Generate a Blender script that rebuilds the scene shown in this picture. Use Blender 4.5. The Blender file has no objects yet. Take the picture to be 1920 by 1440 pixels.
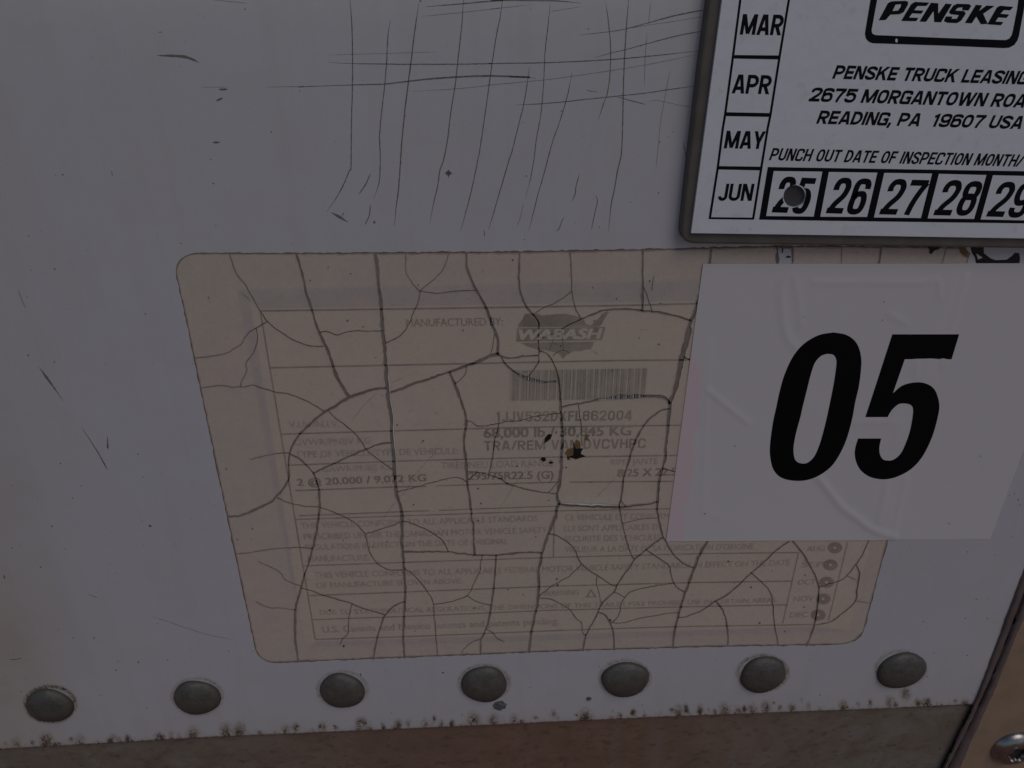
import bpy, bmesh, math, random
import numpy as np
from mathutils import Matrix, Vector
from mathutils.geometry import delaunay_2d_cdt, tessellate_polygon

random.seed(7)
rng = np.random.default_rng(7)
S = bpy.context.scene
COL = S.collection

# ---------------------------------------------------------------- camera
F = 1442.0                      # focal length in pixels of the 1920 x 1440 frame
VV = np.array([19.0, 2872.0, F])      # where plumb lines of the panel run to
VH = np.array([27740.0, -515.0, F])   # where level lines of the panel run to
dn = VV / np.linalg.norm(VV)
hx = VH - dn * VH.dot(dn); hx /= np.linalg.norm(hx)
nn = np.cross(hx, dn)
W = np.array([hx, nn, -dn])           # camera-space vector -> world (x right, y into the panel, z up)
PH = 1.25                             # height of the camera above the ground
CD = 0.2405                           # camera to panel
CAM = np.array([0.0, -CD, PH])
cam = bpy.data.cameras.new('camera'); camo = bpy.data.objects.new('camera', cam); COL.objects.link(camo)
right, down, fwd = W @ np.array([1., 0, 0]), W @ np.array([0, 1., 0]), W @ np.array([0, 0, 1.])
camo.matrix_world = Matrix(((right[0], -down[0], -fwd[0], CAM[0]), (right[1], -down[1], -fwd[1], CAM[1]),
                            (right[2], -down[2], -fwd[2], CAM[2]), (0, 0, 0, 1)))
cam.sensor_width = 36.0; cam.sensor_fit = 'HORIZONTAL'; cam.lens = F / 1920 * 36.0
cam.clip_start = 0.005; cam.clip_end = 500.0
S.camera = camo

# ---------------------------------------------------------------- sky, sun, exposure
w = bpy.data.worlds.new('World'); S.world = w; w.use_nodes = True
nt = w.node_tree
bg = nt.nodes['Background']
sky = nt.nodes.new('ShaderNodeTexSky'); sky.sky_type = 'NISHITA'; sky.sun_disc = False
SUN_EL, SUN_AZ = math.radians(52), math.radians(150)     # azimuth clockwise from +Y
sky.sun_elevation = SUN_EL; sky.sun_rotation = SUN_AZ
sky.air_density = 1.0; sky.dust_density = 0.7; sky.ozone_density = 1.5
nt.links.new(sky.outputs[0], bg.inputs[0]); bg.inputs[1].default_value = 0.10
sl = bpy.data.lights.new('sun', 'SUN'); sl.energy = 1.2; sl.angle = math.radians(35); sl.color = (1.0, 0.895, 0.81)
so = bpy.data.objects.new('sun', sl); COL.objects.link(so)
sd = Vector((math.sin(SUN_AZ) * math.cos(SUN_EL), math.cos(SUN_AZ) * math.cos(SUN_EL), math.sin(SUN_EL)))
so.rotation_euler = sd.to_track_quat('Z', 'Y').to_euler()
so.location = (0.6, -2, 3)
S.view_settings.view_transform = 'Standard'; S.view_settings.look = 'None'
S.view_settings.gamma = 1.0; S.view_settings.use_curve_mapping = False
S.view_settings.exposure = -1.31
S.cycles.max_bounces = 5; S.cycles.diffuse_bounces = 3; S.cycles.glossy_bounces = 2; S.cycles.transparent_max_bounces = 10

# ---------------------------------------------------------------- measuring on the panel
MM = 0.001
def at(u, v, h=0.0):
    """point of the plane that lies h metres proud of the panel, for a point measured on the photograph"""
    d = W @ np.array([(u - 960.0) / F, (v - 720.0) / F, 1.0])
    t = (CD - h) / d[1]
    return CAM + d * t
def atv(u, v, h=0.0):
    u = np.asarray(u, float); v = np.asarray(v, float)
    d = np.stack([(u - 960.0) / F, (v - 720.0) / F, np.ones_like(u)], -1) @ W.T
    return CAM + d * ((CD - np.asarray(h)) / d[..., 1])[..., None]
def ats(pts, h=0.0):
    p = np.asarray(pts, float); return list(atv(p[:, 0], p[:, 1], h))
def ccw(idx, pts):
    """indices in counter-clockwise order (the triangulator wants that)"""
    q = np.array([pts[i] for i in idx], float)
    a = np.sum(q[:, 0] * np.roll(q[:, 1], -1) - np.roll(q[:, 0], -1) * q[:, 1])
    return list(idx) if a > 0 else list(idx)[::-1]
def px(x, y, z):
    d = W.T @ (np.array([x, y, z]) - CAM)
    return 960 + F * d[0] / d[2], 720 + F * d[1] / d[2]
def Z(key, pts):
    ox, oy, s = KEYS[key]
    return [(ox + x / s, oy + y / s) for x, y in pts]
s4 = 1920 / 440.0; s5 = 1920 / 330.0
KEYS = dict(A=(320, 460, 6), B=(600, 460, 6), C=(840, 460, 6), D=(1060, 460, 6), E=(340, 660, 6), F=(600, 660, 6),
            G=(840, 660, 6), H=(1040, 660, 6), I=(380, 840, 6), J=(620, 840, 6), K=(860, 840, 6), L=(1080, 840, 6),
            M=(440, 1020, 6), N=(720, 1020, 6), O=(1000, 1020, 6), P=(1280, 1000, 4.8),
            S0=(0, 0, 3), S1=(560, 0, s4), S2=(920, 0, s4), S3=(580, 220, s4), S4=(920, 220, s4),
            T1=(1260, 460, s4), T2=(1480, 460, s4), T3=(1220, 750, s4), T4=(1480, 750, s4),
            Q1=(0, 460, s4), Q2=(0, 780, s4), R1=(0, 1110, s4), R2=(400, 1110, s4), R3=(800, 1110, s4),
            R4=(1200, 1110, s4), R5=(1480, 1110, s4),
            Z6=(1260, 0, s5), Z8=(1590, 0, s5), Z7=(1260, 240, s5), Z9=(1590, 240, s5))
def path(*segs):
    out = []
    for k, pts in segs: out += Z(k, pts)
    return out

def smooth(pts, step=5.0, jitter=0.0):
    """Catmull-Rom through the points, resampled"""
    p = np.array(pts, float)
    if len(p) == 2:
        q = p
    else:
        e = np.vstack([2 * p[0] - p[1], p, 2 * p[-1] - p[-2]])
        q = []
        for i in range(1, len(e) - 2):
            for t in np.linspace(0, 1, 8, endpoint=False):
                a, b, c, d = e[i - 1], e[i], e[i + 1], e[i + 2]
                q.append(0.5 * ((2 * b) + (-a + c) * t + (2 * a - 5 * b + 4 * c - d) * t * t + (-a + 3 * b - 3 * c + d) * t ** 3))
        q.append(p[-1]); q = np.array(q)
    L = np.concatenate([[0], np.cumsum(np.linalg.norm(np.diff(q, axis=0), axis=1))])
    n = max(2, int(L[-1] / step) + 1)
    s = np.linspace(0, L[-1], n)
    r = np.stack([np.interp(s, L, q[:, 0]), np.interp(s, L, q[:, 1])], 1)
    if jitter and n > 2: r[1:-1] += rng.normal(0, jitter, (n - 2, 2))
    return r
def sides(r, wv):
    """left and right border of a line r with widths wv (pixels)"""
    t = np.gradient(r, axis=0); t /= np.linalg.norm(t, axis=1)[:, None] + 1e-9
    nrm = np.stack([-t[:, 1], t[:, 0]], 1)
    return r + nrm * wv[:, None] / 2, r - nrm * wv[:, None] / 2

# ---------------------------------------------------------------- objects
def tag(o, label=None, cat=None, group=None, kind=None):
    if label: o['label'] = label
    if cat: o['category'] = cat
    if group: o['group'] = group
    if kind: o['kind'] = kind
    return o
def thing(name, label, cat, loc):
    o = bpy.data.objects.new(name, None); COL.objects.link(o); o.location = loc
    o.empty_display_size = 0.01
    return tag(o, label, cat)
def mesh_obj(name, verts, faces, m, parent=None, smooth_shade=False, fm=None, keep_up=True):
    me = bpy.data.meshes.new(name)
    vs = np.array(verts, float).reshape(-1, 3)
    off = np.array(parent.matrix_basis.translation) if parent is not None else np.zeros(3)
    p = parent
    while p is not None and p.parent is not None:
        p = p.parent; off = off + np.array(p.matrix_basis.translation)
    me.from_pydata([tuple(v) for v in vs - off], [], [tuple(int(i) for i in f) for f in faces])
    for mm_ in (m if isinstance(m, (list, tuple)) else [m]): me.materials.append(mm_)
    if fm is not None: me.polygons.foreach_set('material_index', fm)
    if smooth_shade is True: me.polygons.foreach_set('use_smooth', [True] * len(me.polygons))
    elif smooth_shade is not False: me.polygons.foreach_set('use_smooth', list(smooth_shade))
    me.update()
    o = bpy.data.objects.new(name, me); COL.objects.link(o)
    if parent is not None: o.parent = parent
    return o
def front(faces, verts):
    """turn flat faces so that they look out of the panel (-y)"""
    if not len(faces): return []
    vv = np.asarray(verts, float); t = np.array([f[:3] for f in faces])
    a, b, c = vv[t[:, 0]], vv[t[:, 1]], vv[t[:, 2]]
    cr = (b - a)[:, 0] * (c - a)[:, 2] - (b - a)[:, 2] * (c - a)[:, 0]
    return [tuple(f) if k > 0 else tuple(reversed(f)) for f, k in zip(faces, cr)]
def ribbon_geo(pts, wv, h, step=5.0, jitter=0.0, taper=True, wob=0.10):
    r = smooth(pts, step, jitter); n = len(r)
    t = np.linspace(0, 1, n)
    ww = np.full(n, float(wv)) if np.isscalar(wv) else np.interp(t, np.linspace(0, 1, len(wv)), wv)
    ww = ww * (1 + wob * rng.normal(0, 1, n).clip(-2, 2))
    if taper: ww = ww * np.clip(np.minimum(t, 1 - t) * 6 + 0.25, 0, 1)
    l, rr = sides(r, ww)
    v = ats(l, h) + ats(rr, h)
    f = [(i, i + 1, n + i + 1, n + i) for i in range(n - 1)]
    return v, front(f, v)
def join_geo(parts):
    V, Fc = [], []
    for v, f in parts:
        o = len(V); V += list(v); Fc += [tuple(i + o for i in q) for q in f]
    return V, Fc
def poly_geo(pts, h, holes=()):
    loops = [[Vector((p[0], p[2], 0)) for p in ats(pts, h)]] + [[Vector((p[0], p[2], 0)) for p in ats(q, h)] for q in holes]
    tri = tessellate_polygon(loops)
    v = [np.array((p.x, -h, p.y)) for l in loops for p in l]
    return v, front(tri, v)
def slab_geo(pts, h0, h1, bevel=0.0):
    """a plate with outline pts whose front lies h1 proud of the panel and whose back lies at h0"""
    top = ats(pts, h1); n = len(top)
    tp = np.array([[p[0], p[2]] for p in top])
    ar = np.sum(tp[:, 0] * np.roll(tp[:, 1], -1) - np.roll(tp[:, 0], -1) * tp[:, 1])
    if ar < 0: tp = tp[::-1]
    rings = []
    def inset(d):
        e = np.roll(tp, -1, 0) - tp; e /= np.linalg.norm(e, axis=1)[:, None]
        nr = np.stack([-e[:, 1], e[:, 0]], 1); m = nr + np.roll(nr, 1, 0); m /= np.linalg.norm(m, axis=1)[:, None]
        k = np.clip((m * nr).sum(1), 0.4, 1)
        return tp + m * (d / k)[:, None]
    rings.append((tp, h0))
    if bevel:
        for a in (0, 0.5, 1.0):
            rings.append((inset(bevel * (1 - math.cos(a * math.pi / 2))), h1 - bevel + bevel * math.sin(a * math.pi / 2)))
    else:
        rings.append((tp, h1))
    V = []; Fc = []
    for q, h in rings: V += [np.array((p[0], -h, p[1])) for p in q]
    for k in range(len(rings) - 1):
        for i in range(n):
            j = (i + 1) % n
            Fc.append((k * n + i, k * n + j, (k + 1) * n + j, (k + 1) * n + i))
    base = (len(rings) - 1) * n
    tri = tessellate_polygon([[Vector((V[base + i][0], V[base + i][2], 0)) for i in range(n)]])
    Fc += [tuple(base + i for i in t) for t in front(tri, V[base:base + n])]
    return V, Fc

# ---------------------------------------------------------------- materials
def mat(name):
    m = bpy.data.materials.new(name); m.use_nodes = True
    return m, m.node_tree.nodes, m.node_tree.links, m.node_tree.nodes['Principled BSDF']
def noise(N, L, scale, detail=4, rough=0.55, co=None, dist=0.0):
    n = N.new('ShaderNodeTexNoise'); n.inputs['Scale'].default_value = scale
    n.inputs['Detail'].default_value = detail; n.inputs['Roughness'].default_value = rough; n.inputs['Distortion'].default_value = dist
    L.new(co, n.inputs['Vector']); return n.outputs['Fac']
def ramp(N, L, src, stops):
    r = N.new('ShaderNodeValToRGB'); e = r.color_ramp.elements
    while len(e) < len(stops): e.new(0.5)
    for el, (p, c) in zip(e, stops):
        el.position = p; el.color = (c, c, c, 1) if np.isscalar(c) else (*c, 1)
    L.new(src, r.inputs[0]); return r.outputs[0]
def mix(N, L, fac, a, b, mode='MIX'):
    x = N.new('ShaderNodeMix'); x.data_type = 'RGBA'; x.blend_type = mode
    for k, val in ((0, fac), (6, a), (7, b)):
        if hasattr(val, 'links'): L.new(val, x.inputs[k])
        elif k == 0: x.inputs[0].default_value = val
        else: x.inputs[k].default_value = (*val, 1)
    return x.outputs[2]
def math_(N, L, op, a, b):
    x = N.new('ShaderNodeMath'); x.operation = op
    for k, val in ((0, a), (1, b)):
        if hasattr(val, 'links'): L.new(val, x.inputs[k])
        else: x.inputs[k].default_value = val
    return x.outputs[0]
def bump(N, L, h, strength, dist, b):
    n = N.new('ShaderNodeBump'); n.inputs['Strength'].default_value = strength; n.inputs['Distance'].default_value = dist
    L.new(h, n.inputs['Height']); L.new(n.outputs[0], b.inputs['Normal']); return n
def coords(N, L, scale=None):
    g = N.new('ShaderNodeNewGeometry').outputs['Position']
    if scale is None: return g
    m = N.new('ShaderNodeMapping'); m.inputs['Scale'].default_value = scale; L.new(g, m.inputs['Vector']); return m.outputs[0]
def attr(N, name):
    a = N.new('ShaderNodeAttribute'); a.attribute_name = name; return a.outputs['Fac']

def m_plain(name, col, rough=0.6, metal=0.0, var=0.25, scale=400, bmp=0.0, spec=0.4):
    m, N, L, b = mat(name); co = coords(N, L)
    f = noise(N, L, scale, 5, 0.6, co)
    c = np.array(col)
    L.new(mix(N, L, f, tuple(c * (1 - var)), tuple(np.clip(c * (1 + var), 0, 1))), b.inputs['Base Color'])
    b.inputs['Roughness'].default_value = rough; b.inputs['Metallic'].default_value = metal
    b.inputs['Specular IOR Level'].default_value = spec
    if bmp: bump(N, L, noise(N, L, scale * 2, 4, 0.6, co), bmp, 0.0003, b)
    return m

def m_paint():
    m, N, L, b = mat('white_paint'); co = coords(N, L)
    big = noise(N, L, 9, 3, 0.5, co); mid = noise(N, L, 60, 5, 0.6, co); fine = noise(N, L, 900, 4, 0.7, co)
    base = mix(N, L, big, (0.58, 0.60, 0.63), (0.63, 0.632, 0.652))
    base = mix(N, L, math_(N, L, 'MULTIPLY', ramp(N, L, mid, [(0.45, 0), (0.8, 1)]), 0.35), base, (0.56, 0.545, 0.53))
    strk = noise(N, L, 1.0, 5, 0.6, coords(N, L, (150, 150, 7)))
    base = mix(N, L, math_(N, L, 'MULTIPLY', ramp(N, L, strk, [(0.48, 0), (0.75, 1)]), 0.22), base, (0.50, 0.485, 0.47))
    wipe = noise(N, L, 26, 6, 0.62, co, 1.5)
    base = mix(N, L, math_(N, L, 'MULTIPLY', ramp(N, L, wipe, [(0.42, 0), (0.7, 1)]), 0.16), base, (0.70, 0.71, 0.74))
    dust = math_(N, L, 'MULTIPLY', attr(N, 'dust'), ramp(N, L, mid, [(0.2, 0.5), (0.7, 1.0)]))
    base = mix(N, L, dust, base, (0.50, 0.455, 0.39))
    # light smears and tiny flecks of dirt
    fl = ramp(N, L, noise(N, L, 520, 2, 0.5, co), [(0.735, 0), (0.76, 1)])
    base = mix(N, L, math_(N, L, 'MULTIPLY', fl, 0.4), base, (0.16, 0.14, 0.12))
    # rust and grime round the rivets and along the lower edge
    g = attr(N, 'grime_shade')
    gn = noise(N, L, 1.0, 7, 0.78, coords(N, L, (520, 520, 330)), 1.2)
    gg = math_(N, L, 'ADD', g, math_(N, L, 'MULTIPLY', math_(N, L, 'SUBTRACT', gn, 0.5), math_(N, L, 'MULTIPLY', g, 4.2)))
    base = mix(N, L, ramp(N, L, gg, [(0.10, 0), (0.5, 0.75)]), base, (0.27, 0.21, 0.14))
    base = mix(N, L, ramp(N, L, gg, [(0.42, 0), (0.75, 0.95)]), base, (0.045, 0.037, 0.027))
    L.new(base, b.inputs['Base Color'])
    b.inputs['Roughness'].default_value = 0.25; b.inputs['Specular IOR Level'].default_value = 0.9
    b.inputs['Coat Weight'].default_value = 1.0; b.inputs['Coat Roughness'].default_value = 0.1; b.inputs['Coat IOR'].default_value = 1.6
    hh = math_(N, L, 'ADD', math_(N, L, 'ADD', noise(N, L, 260, 2, 0.5, co), math_(N, L, 'MULTIPLY', noise(N, L, 22, 2, 0.5, co), 6.0)), math_(N, L, 'MULTIPLY', fine, 0.25))
    bump(N, L, hh, 0.12, 0.0004, b)
    return m

def m_film():
    m, N, L, b = mat('yellowed_film'); co = coords(N, L)
    big = noise(N, L, 14, 3, 0.5, co); mid = noise(N, L, 170, 6, 0.65, co)
    base = mix(N, L, ramp(N, L, big, [(0.35, 0), (0.65, 1)]), (0.88, 0.765, 0.60), (0.96, 0.765, 0.64))
    base = mix(N, L, math_(N, L, 'MULTIPLY', ramp(N, L, mid, [(0.5, 0), (0.8, 1)]), 0.3), base, (0.70, 0.58, 0.47))
    fl = ramp(N, L, noise(N, L, 430, 2, 0.5, co), [(0.72, 0), (0.75, 1)])
    base = mix(N, L, math_(N, L, 'MULTIPLY', fl, 0.45), base, (0.18, 0.14, 0.11))
    L.new(base, b.inputs['Base Color'])
    b.inputs['Roughness'].default_value = 0.42; b.inputs['Specular IOR Level'].default_value = 0.4
    bump(N, L, noise(N, L, 700, 4, 0.6, co), 0.12, 0.0003, b)
    t = N.new('ShaderNodeBsdfTransparent'); t.inputs[0].default_value = (0.95, 0.91, 0.86, 1)
    x = N.new('ShaderNodeMixShader')
    L.new(math_(N, L, 'ADD', 0.14, math_(N, L, 'MULTIPLY', noise(N, L, 95, 6, 0.7, co), 0.50)), x.inputs[0])
    L.new(t.outputs[0], x.inputs[1]); L.new(b.outputs[0], x.inputs[2])
    L.new(x.outputs[0], N['Material Output'].inputs['Surface'])
    return m

def m_sticker():
    m, N, L, b = mat('white_vinyl'); co = coords(N, L)
    big = noise(N, L, 12, 3, 0.5, co); mid = noise(N, L, 90, 5, 0.6, co)
    base = mix(N, L, big, (0.68, 0.655, 0.66), (0.72, 0.69, 0.69))
    p = attr(N, 'pink')
    pp = ramp(N, L, math_(N, L, 'ADD', p, math_(N, L, 'MULTIPLY', math_(N, L, 'SUBTRACT', mid, 0.5), 0.9)), [(0.40, 0), (0.55, 1)])
    base = mix(N, L, math_(N, L, 'MULTIPLY', pp, 0.8), base, (0.76, 0.60, 0.61))
    L.new(base, b.inputs['Base Color'])
    b.inputs['Roughness'].default_value = 0.24; b.inputs['Specular IOR Level'].default_value = 0.6
    bump(N, L, noise(N, L, 120, 3, 0.5, co), 0.10, 0.0006, b)
    return m

def m_plate():
    m, N, L, b = mat('white_plate_film'); co = coords(N, L)
    mid = noise(N, L, 70, 5, 0.6, co); dirt = noise(N, L, 240, 6, 0.7, co)
    base = mix(N, L, mid, (0.77, 0.79, 0.84), (0.83, 0.84, 0.88))
    base = mix(N, L, math_(N, L, 'MULTIPLY', ramp(N, L, dirt, [(0.56, 0), (0.8, 1)]), 0.4), base, (0.45, 0.42, 0.38))
    L.new(base, b.inputs['Base Color'])
    b.inputs['Roughness'].default_value = 0.3; b.inputs['Specular IOR Level'].default_value = 0.5
    h = math_(N, L, 'ADD', noise(N, L, 230, 3, 0.5, co), math_(N, L, 'MULTIPLY', noise(N, L, 60, 2, 0.5, co), 2.0))
    bump(N, L, h, 0.22, 0.0006, b)
    return m

def m_rail():
    m, N, L, b = mat('weathered_rail'); co = coords(N, L)
    st = noise(N, L, 1.0, 6, 0.68, coords(N, L, (190, 190, 330))); blot = noise(N, L, 75, 5, 0.6, co, 0.8)
    ver = noise(N, L, 1.0, 3, 0.5, coords(N, L, (70, 20, 6)))
    r = attr(N, 'rust')
    base = mix(N, L, r, (0.27, 0.255, 0.215), (0.28, 0.165, 0.115))
    base = mix(N, L, ramp(N, L, blot, [(0.35, 0), (0.75, 0.8)]), base, (0.18, 0.125, 0.085))
    base = mix(N, L, ramp(N, L, ver, [(0.58, 0), (0.72, 0.4)]), base, (0.27, 0.235, 0.20))
    base = mix(N, L, ramp(N, L, st, [(0.3, 0.6), (0.46, 0)]), base, (0.075, 0.058, 0.045))
    L.new(base, b.inputs['Base Color'])
    b.inputs['Roughness'].default_value = 0.55; b.inputs['Metallic'].default_value = 0.25
    bump(N, L, st, 0.35, 0.0005, b)
    return m

def m_rivet():
    m, N, L, b = mat('dull_rivet_metal'); co = coords(N, L)
    f = noise(N, L, 220, 6, 0.7, co); f2 = noise(N, L, 900, 4, 0.7, co)
    base = mix(N, L, f, (0.075, 0.072, 0.062), (0.26, 0.25, 0.225))
    base = mix(N, L, ramp(N, L, f2, [(0.55, 0), (0.75, 0.6)]), base, (0.10, 0.08, 0.06))
    base = mix(N, L, math_(N, L, 'MULTIPLY', attr(N, 'grime_shade'), ramp(N, L, f, [(0.3, 0.6), (0.6, 1.0)])), base, (0.05, 0.033, 0.02))  # rim grime and the painted underside shade share this dark brown
    L.new(base, b.inputs['Base Color'])
    L.new(math_(N, L, 'SUBTRACT', 0.6, math_(N, L, 'MULTIPLY', attr(N, 'grime_shade'), 0.6)), b.inputs['Metallic']); b.inputs['Roughness'].default_value = 0.58; b.inputs['Specular IOR Level'].default_value = 0.2
    bump(N, L, math_(N, L, 'ADD', math_(N, L, 'MULTIPLY', noise(N, L, 150, 3, 0.6, co), 2.0), math_(N, L, 'ADD', f, math_(N, L, 'MULTIPLY', f2, 0.6))), 0.5, 0.0006, b)
    return m

def m_scratch(name, col, keep=1.0):
    """a groove full of dirt, worn away in places so the paint shows through"""
    m, N, L, b = mat(name); co = coords(N, L)
    b.inputs['Base Color'].default_value = (*col, 1); b.inputs['Roughness'].default_value = 0.8
    t = N.new('ShaderNodeBsdfTransparent'); x = N.new('ShaderNodeMixShader')
    f = ramp(N, L, noise(N, L, 500, 5, 0.7, co), [(0.25, keep * 0.55), (0.6, keep)])
    L.new(f, x.inputs[0]); L.new(t.outputs[0], x.inputs[1]); L.new(b.outputs[0], x.inputs[2])
    L.new(x.outputs[0], N['Material Output'].inputs['Surface'])
    return m

PAINT, FILM, STICK, PLATE, RAIL, RIVET = m_paint(), m_film(), m_sticker(), m_plate(), m_rail(), m_rivet()
SCR = m_scratch('scratch_dirt', (0.185, 0.15, 0.13), 0.72)
SCRF = m_scratch('faint_scratch_dirt', (0.22, 0.20, 0.195), 0.42)
FEDGE = m_plain('film_edge_grime', (0.20, 0.145, 0.11), 0.8, var=0.5, scale=700)
GRIME = m_plain('crack_grime', (0.27, 0.232, 0.198), 0.85, var=0.55, scale=260)
LSHEET = m_plain('label_paper', (0.66, 0.635, 0.61), 0.6, var=0.06, scale=150)
INK = m_plain('label_ink', (0.02, 0.021, 0.034), 0.5, var=0.2)
INK2 = m_plain('faded_label_ink', (0.19, 0.19, 0.215), 0.5, var=0.6, scale=150)
BLACK = m_plain('black_vinyl', (0.004, 0.004, 0.005), 0.45, var=0.2, scale=200, spec=0.12)
PINK_INK = m_plain('plate_ink', (0.005, 0.005, 0.009), 0.45, var=0.2, spec=0.15)
HOLD = m_plain('holder_plastic', (0.13, 0.115, 0.098), 0.55, var=0.35, scale=160, bmp=0.2)
TAR = m_plain('black_tar', (0.012, 0.011, 0.012), 0.45, var=0.4, scale=500, bmp=0.4)
RUSTM = m_plain('rust_stain', (0.22, 0.13, 0.055), 0.8, var=0.5, scale=500)
SEAL = m_plain('sealant', (0.15, 0.112, 0.105), 0.55, var=0.4, scale=140, bmp=0.35)
POST = m_plain('tan_post', (0.33, 0.235, 0.16), 0.6, var=0.28, scale=70, bmp=0.15)
HFLOOR = m_plain('hole_floor', (0.07, 0.065, 0.07), 0.6, var=0.3)
GAPM = m_plain('joint_shadow_dirt', (0.035, 0.028, 0.026), 0.9, var=0.3)
CHROME = m_plain('worn_zinc', (0.36, 0.34, 0.32), 0.28, 1.0, var=0.5, scale=350, bmp=0.25)
CLOD = m_plain('grit', (0.12, 0.12, 0.12), 0.9, var=0.9, scale=900, bmp=0.8)
GROUND = m_plain('ground_dirt', (0.30, 0.15, 0.11), 0.9, var=0.25, scale=2.0, bmp=0.3)

# ---------------------------------------------------------------- ground (far below the frame)
g = mesh_obj('ground', [(-150, -150, 0), (150, -150, 0), (150, 150, 0), (-150, 150, 0)], [(0, 1, 2, 3)], GROUND)
tag(g, kind='structure')

# ---------------------------------------------------------------- the painted front panel
wall = thing('trailer_panel', 'white painted trailer panel with scratches and a row of rivets along its lower edge', 'trailer panel',
             tuple(at(960, 1360)))
BOT = [(-120, 1412), (0, 1405.6), (400, 1382.7), (800, 1365.5), (1240, 1345), (1640, 1330), (1829, 1321.5)]
RGT = [(1829, 1321.5), (1908, 1110), (2165, 440), (2420, -220)]
RIV = [(94, 1320), (370, 1305), (642, 1292), (908, 1280), (1172, 1271), (1430, 1262), (1689, 1254)]
BLOBS = (Z('R1', [(130, 1250), (380, 1230), (650, 1230), (930, 1195), (1295, 1190), (1580, 1175), (0, 1290), (1850, 1150)]) +
         Z('R2', [(215, 1140), (590, 1125), (675, 1110), (895, 1105), (1195, 1065), (1195, 1110), (1515, 1095), (1735, 1085)]) +
         Z('R3', [(385, 1060), (545, 1060), (715, 1060), (1300, 1045), (1580, 1020), (1690, 990)]) +
         Z('R4', [(315, 985), (610, 980), (800, 970), (1030, 950), (1245, 955), (690, 985), (920, 970)]) +
         Z('R5', [(440, 940), (835, 905), (1130, 905), (1360, 895), (20, 950), (950, 830), (1050, 910), (1440, 920)]))
def botline(x): return np.interp(x, [p[0] for p in BOT], [p[1] for p in BOT])
def rgtline(y): return np.interp(y, sorted(p[1] for p in RGT), [p[0] for p in sorted(RGT, key=lambda q: q[1])])
def build_panel():
    rows = list(np.linspace(0, 0.885, 60)) + list(np.linspace(0.887, 1, 62))
    ncol = 520
    blob = np.array(BLOBS); br = rng.uniform(4, 12, len(blob)); bs = rng.uniform(0.45, 0.85, len(blob))
    rs = np.array([0.62, 0.33, 0.3, 0.38, 0.36, 0.46, 0.34])
    T, Sx = np.meshgrid(np.array(rows), np.arange(ncol) / (ncol - 1), indexing='ij'); T = T.ravel(); Sx = Sx.ravel()
    y = -220 + T * (botline(-120 + Sx * 1949) + 220)
    x2 = -120 - (1 - T) * 300 + Sx * (rgtline(y) + 120 + (1 - T) * 300)
    y = np.where(T > 0.8, -220 + T * (botline(x2) + 220), y)
    V = list(atv(x2, y))
    k = np.zeros(len(y))
    for (bx, by), r, st in zip(blob, br, bs):
        k = np.maximum(k, st * np.exp(-0.7 * ((x2 - bx) ** 2 / r ** 2 + (y - by) ** 2 / (r * 1.3) ** 2)))
    for _ in range(110):
        bx = rng.uniform(0, 1820); r = rng.uniform(1.5, 5.5); by = botline(bx) - abs(rng.normal(0, 9)); st = rng.uniform(0.3, 0.9); a_ = rng.uniform(0.7, 2.2)
        k = np.maximum(k, st * np.exp(-0.7 * ((x2 - bx) ** 2 / r ** 2 + (y - by) ** 2 / (r * a_) ** 2)))
    e = botline(x2) - y
    k = np.maximum(k, np.maximum(0.5 * np.exp(-(e / 3.5) ** 2), 0.2 * np.exp(-(e / 14.0) ** 2)))
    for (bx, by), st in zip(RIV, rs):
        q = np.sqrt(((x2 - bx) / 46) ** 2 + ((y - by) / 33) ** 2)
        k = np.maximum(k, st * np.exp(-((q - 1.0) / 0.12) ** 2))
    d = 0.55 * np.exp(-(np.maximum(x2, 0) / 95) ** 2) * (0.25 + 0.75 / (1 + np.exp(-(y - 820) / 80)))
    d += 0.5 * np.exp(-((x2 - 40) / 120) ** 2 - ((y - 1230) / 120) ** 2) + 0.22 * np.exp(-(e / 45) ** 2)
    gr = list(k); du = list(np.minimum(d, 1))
    nr = len(rows); Fc = []
    for i in range(nr - 1):
        for j in range(ncol - 1):
            a = i * ncol + j
            Fc.append((a, a + ncol, a + ncol + 1, a + 1))
    # folded back lower and right edge, 1.4 mm thick
    nb = len(V)
    for j in range(ncol):
        p = np.array(V[(nr - 1) * ncol + j]); V.append(p + (0, 0.0014, 0)); gr.append(0.6); du.append(0)
    for j in range(ncol - 1):
        a = (nr - 1) * ncol + j; Fc.append((a, nb + j, nb + j + 1, a + 1))
    nb2 = len(V)
    for i in range(nr):
        p = np.array(V[i * ncol + ncol - 1]); V.append(p + (0, 0.0014, 0)); gr.append(0.5); du.append(0)
    for i in range(nr - 1):
        a = i * ncol + ncol - 1; Fc.append((a, a + ncol, nb2 + i + 1, nb2 + i))
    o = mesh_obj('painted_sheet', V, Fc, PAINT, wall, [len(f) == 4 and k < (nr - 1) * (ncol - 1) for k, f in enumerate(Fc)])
    for nm, d in (('grime_shade', gr), ('dust', du)):
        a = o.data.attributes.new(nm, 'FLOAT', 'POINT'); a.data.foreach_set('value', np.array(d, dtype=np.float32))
    return o
build_panel()

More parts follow.
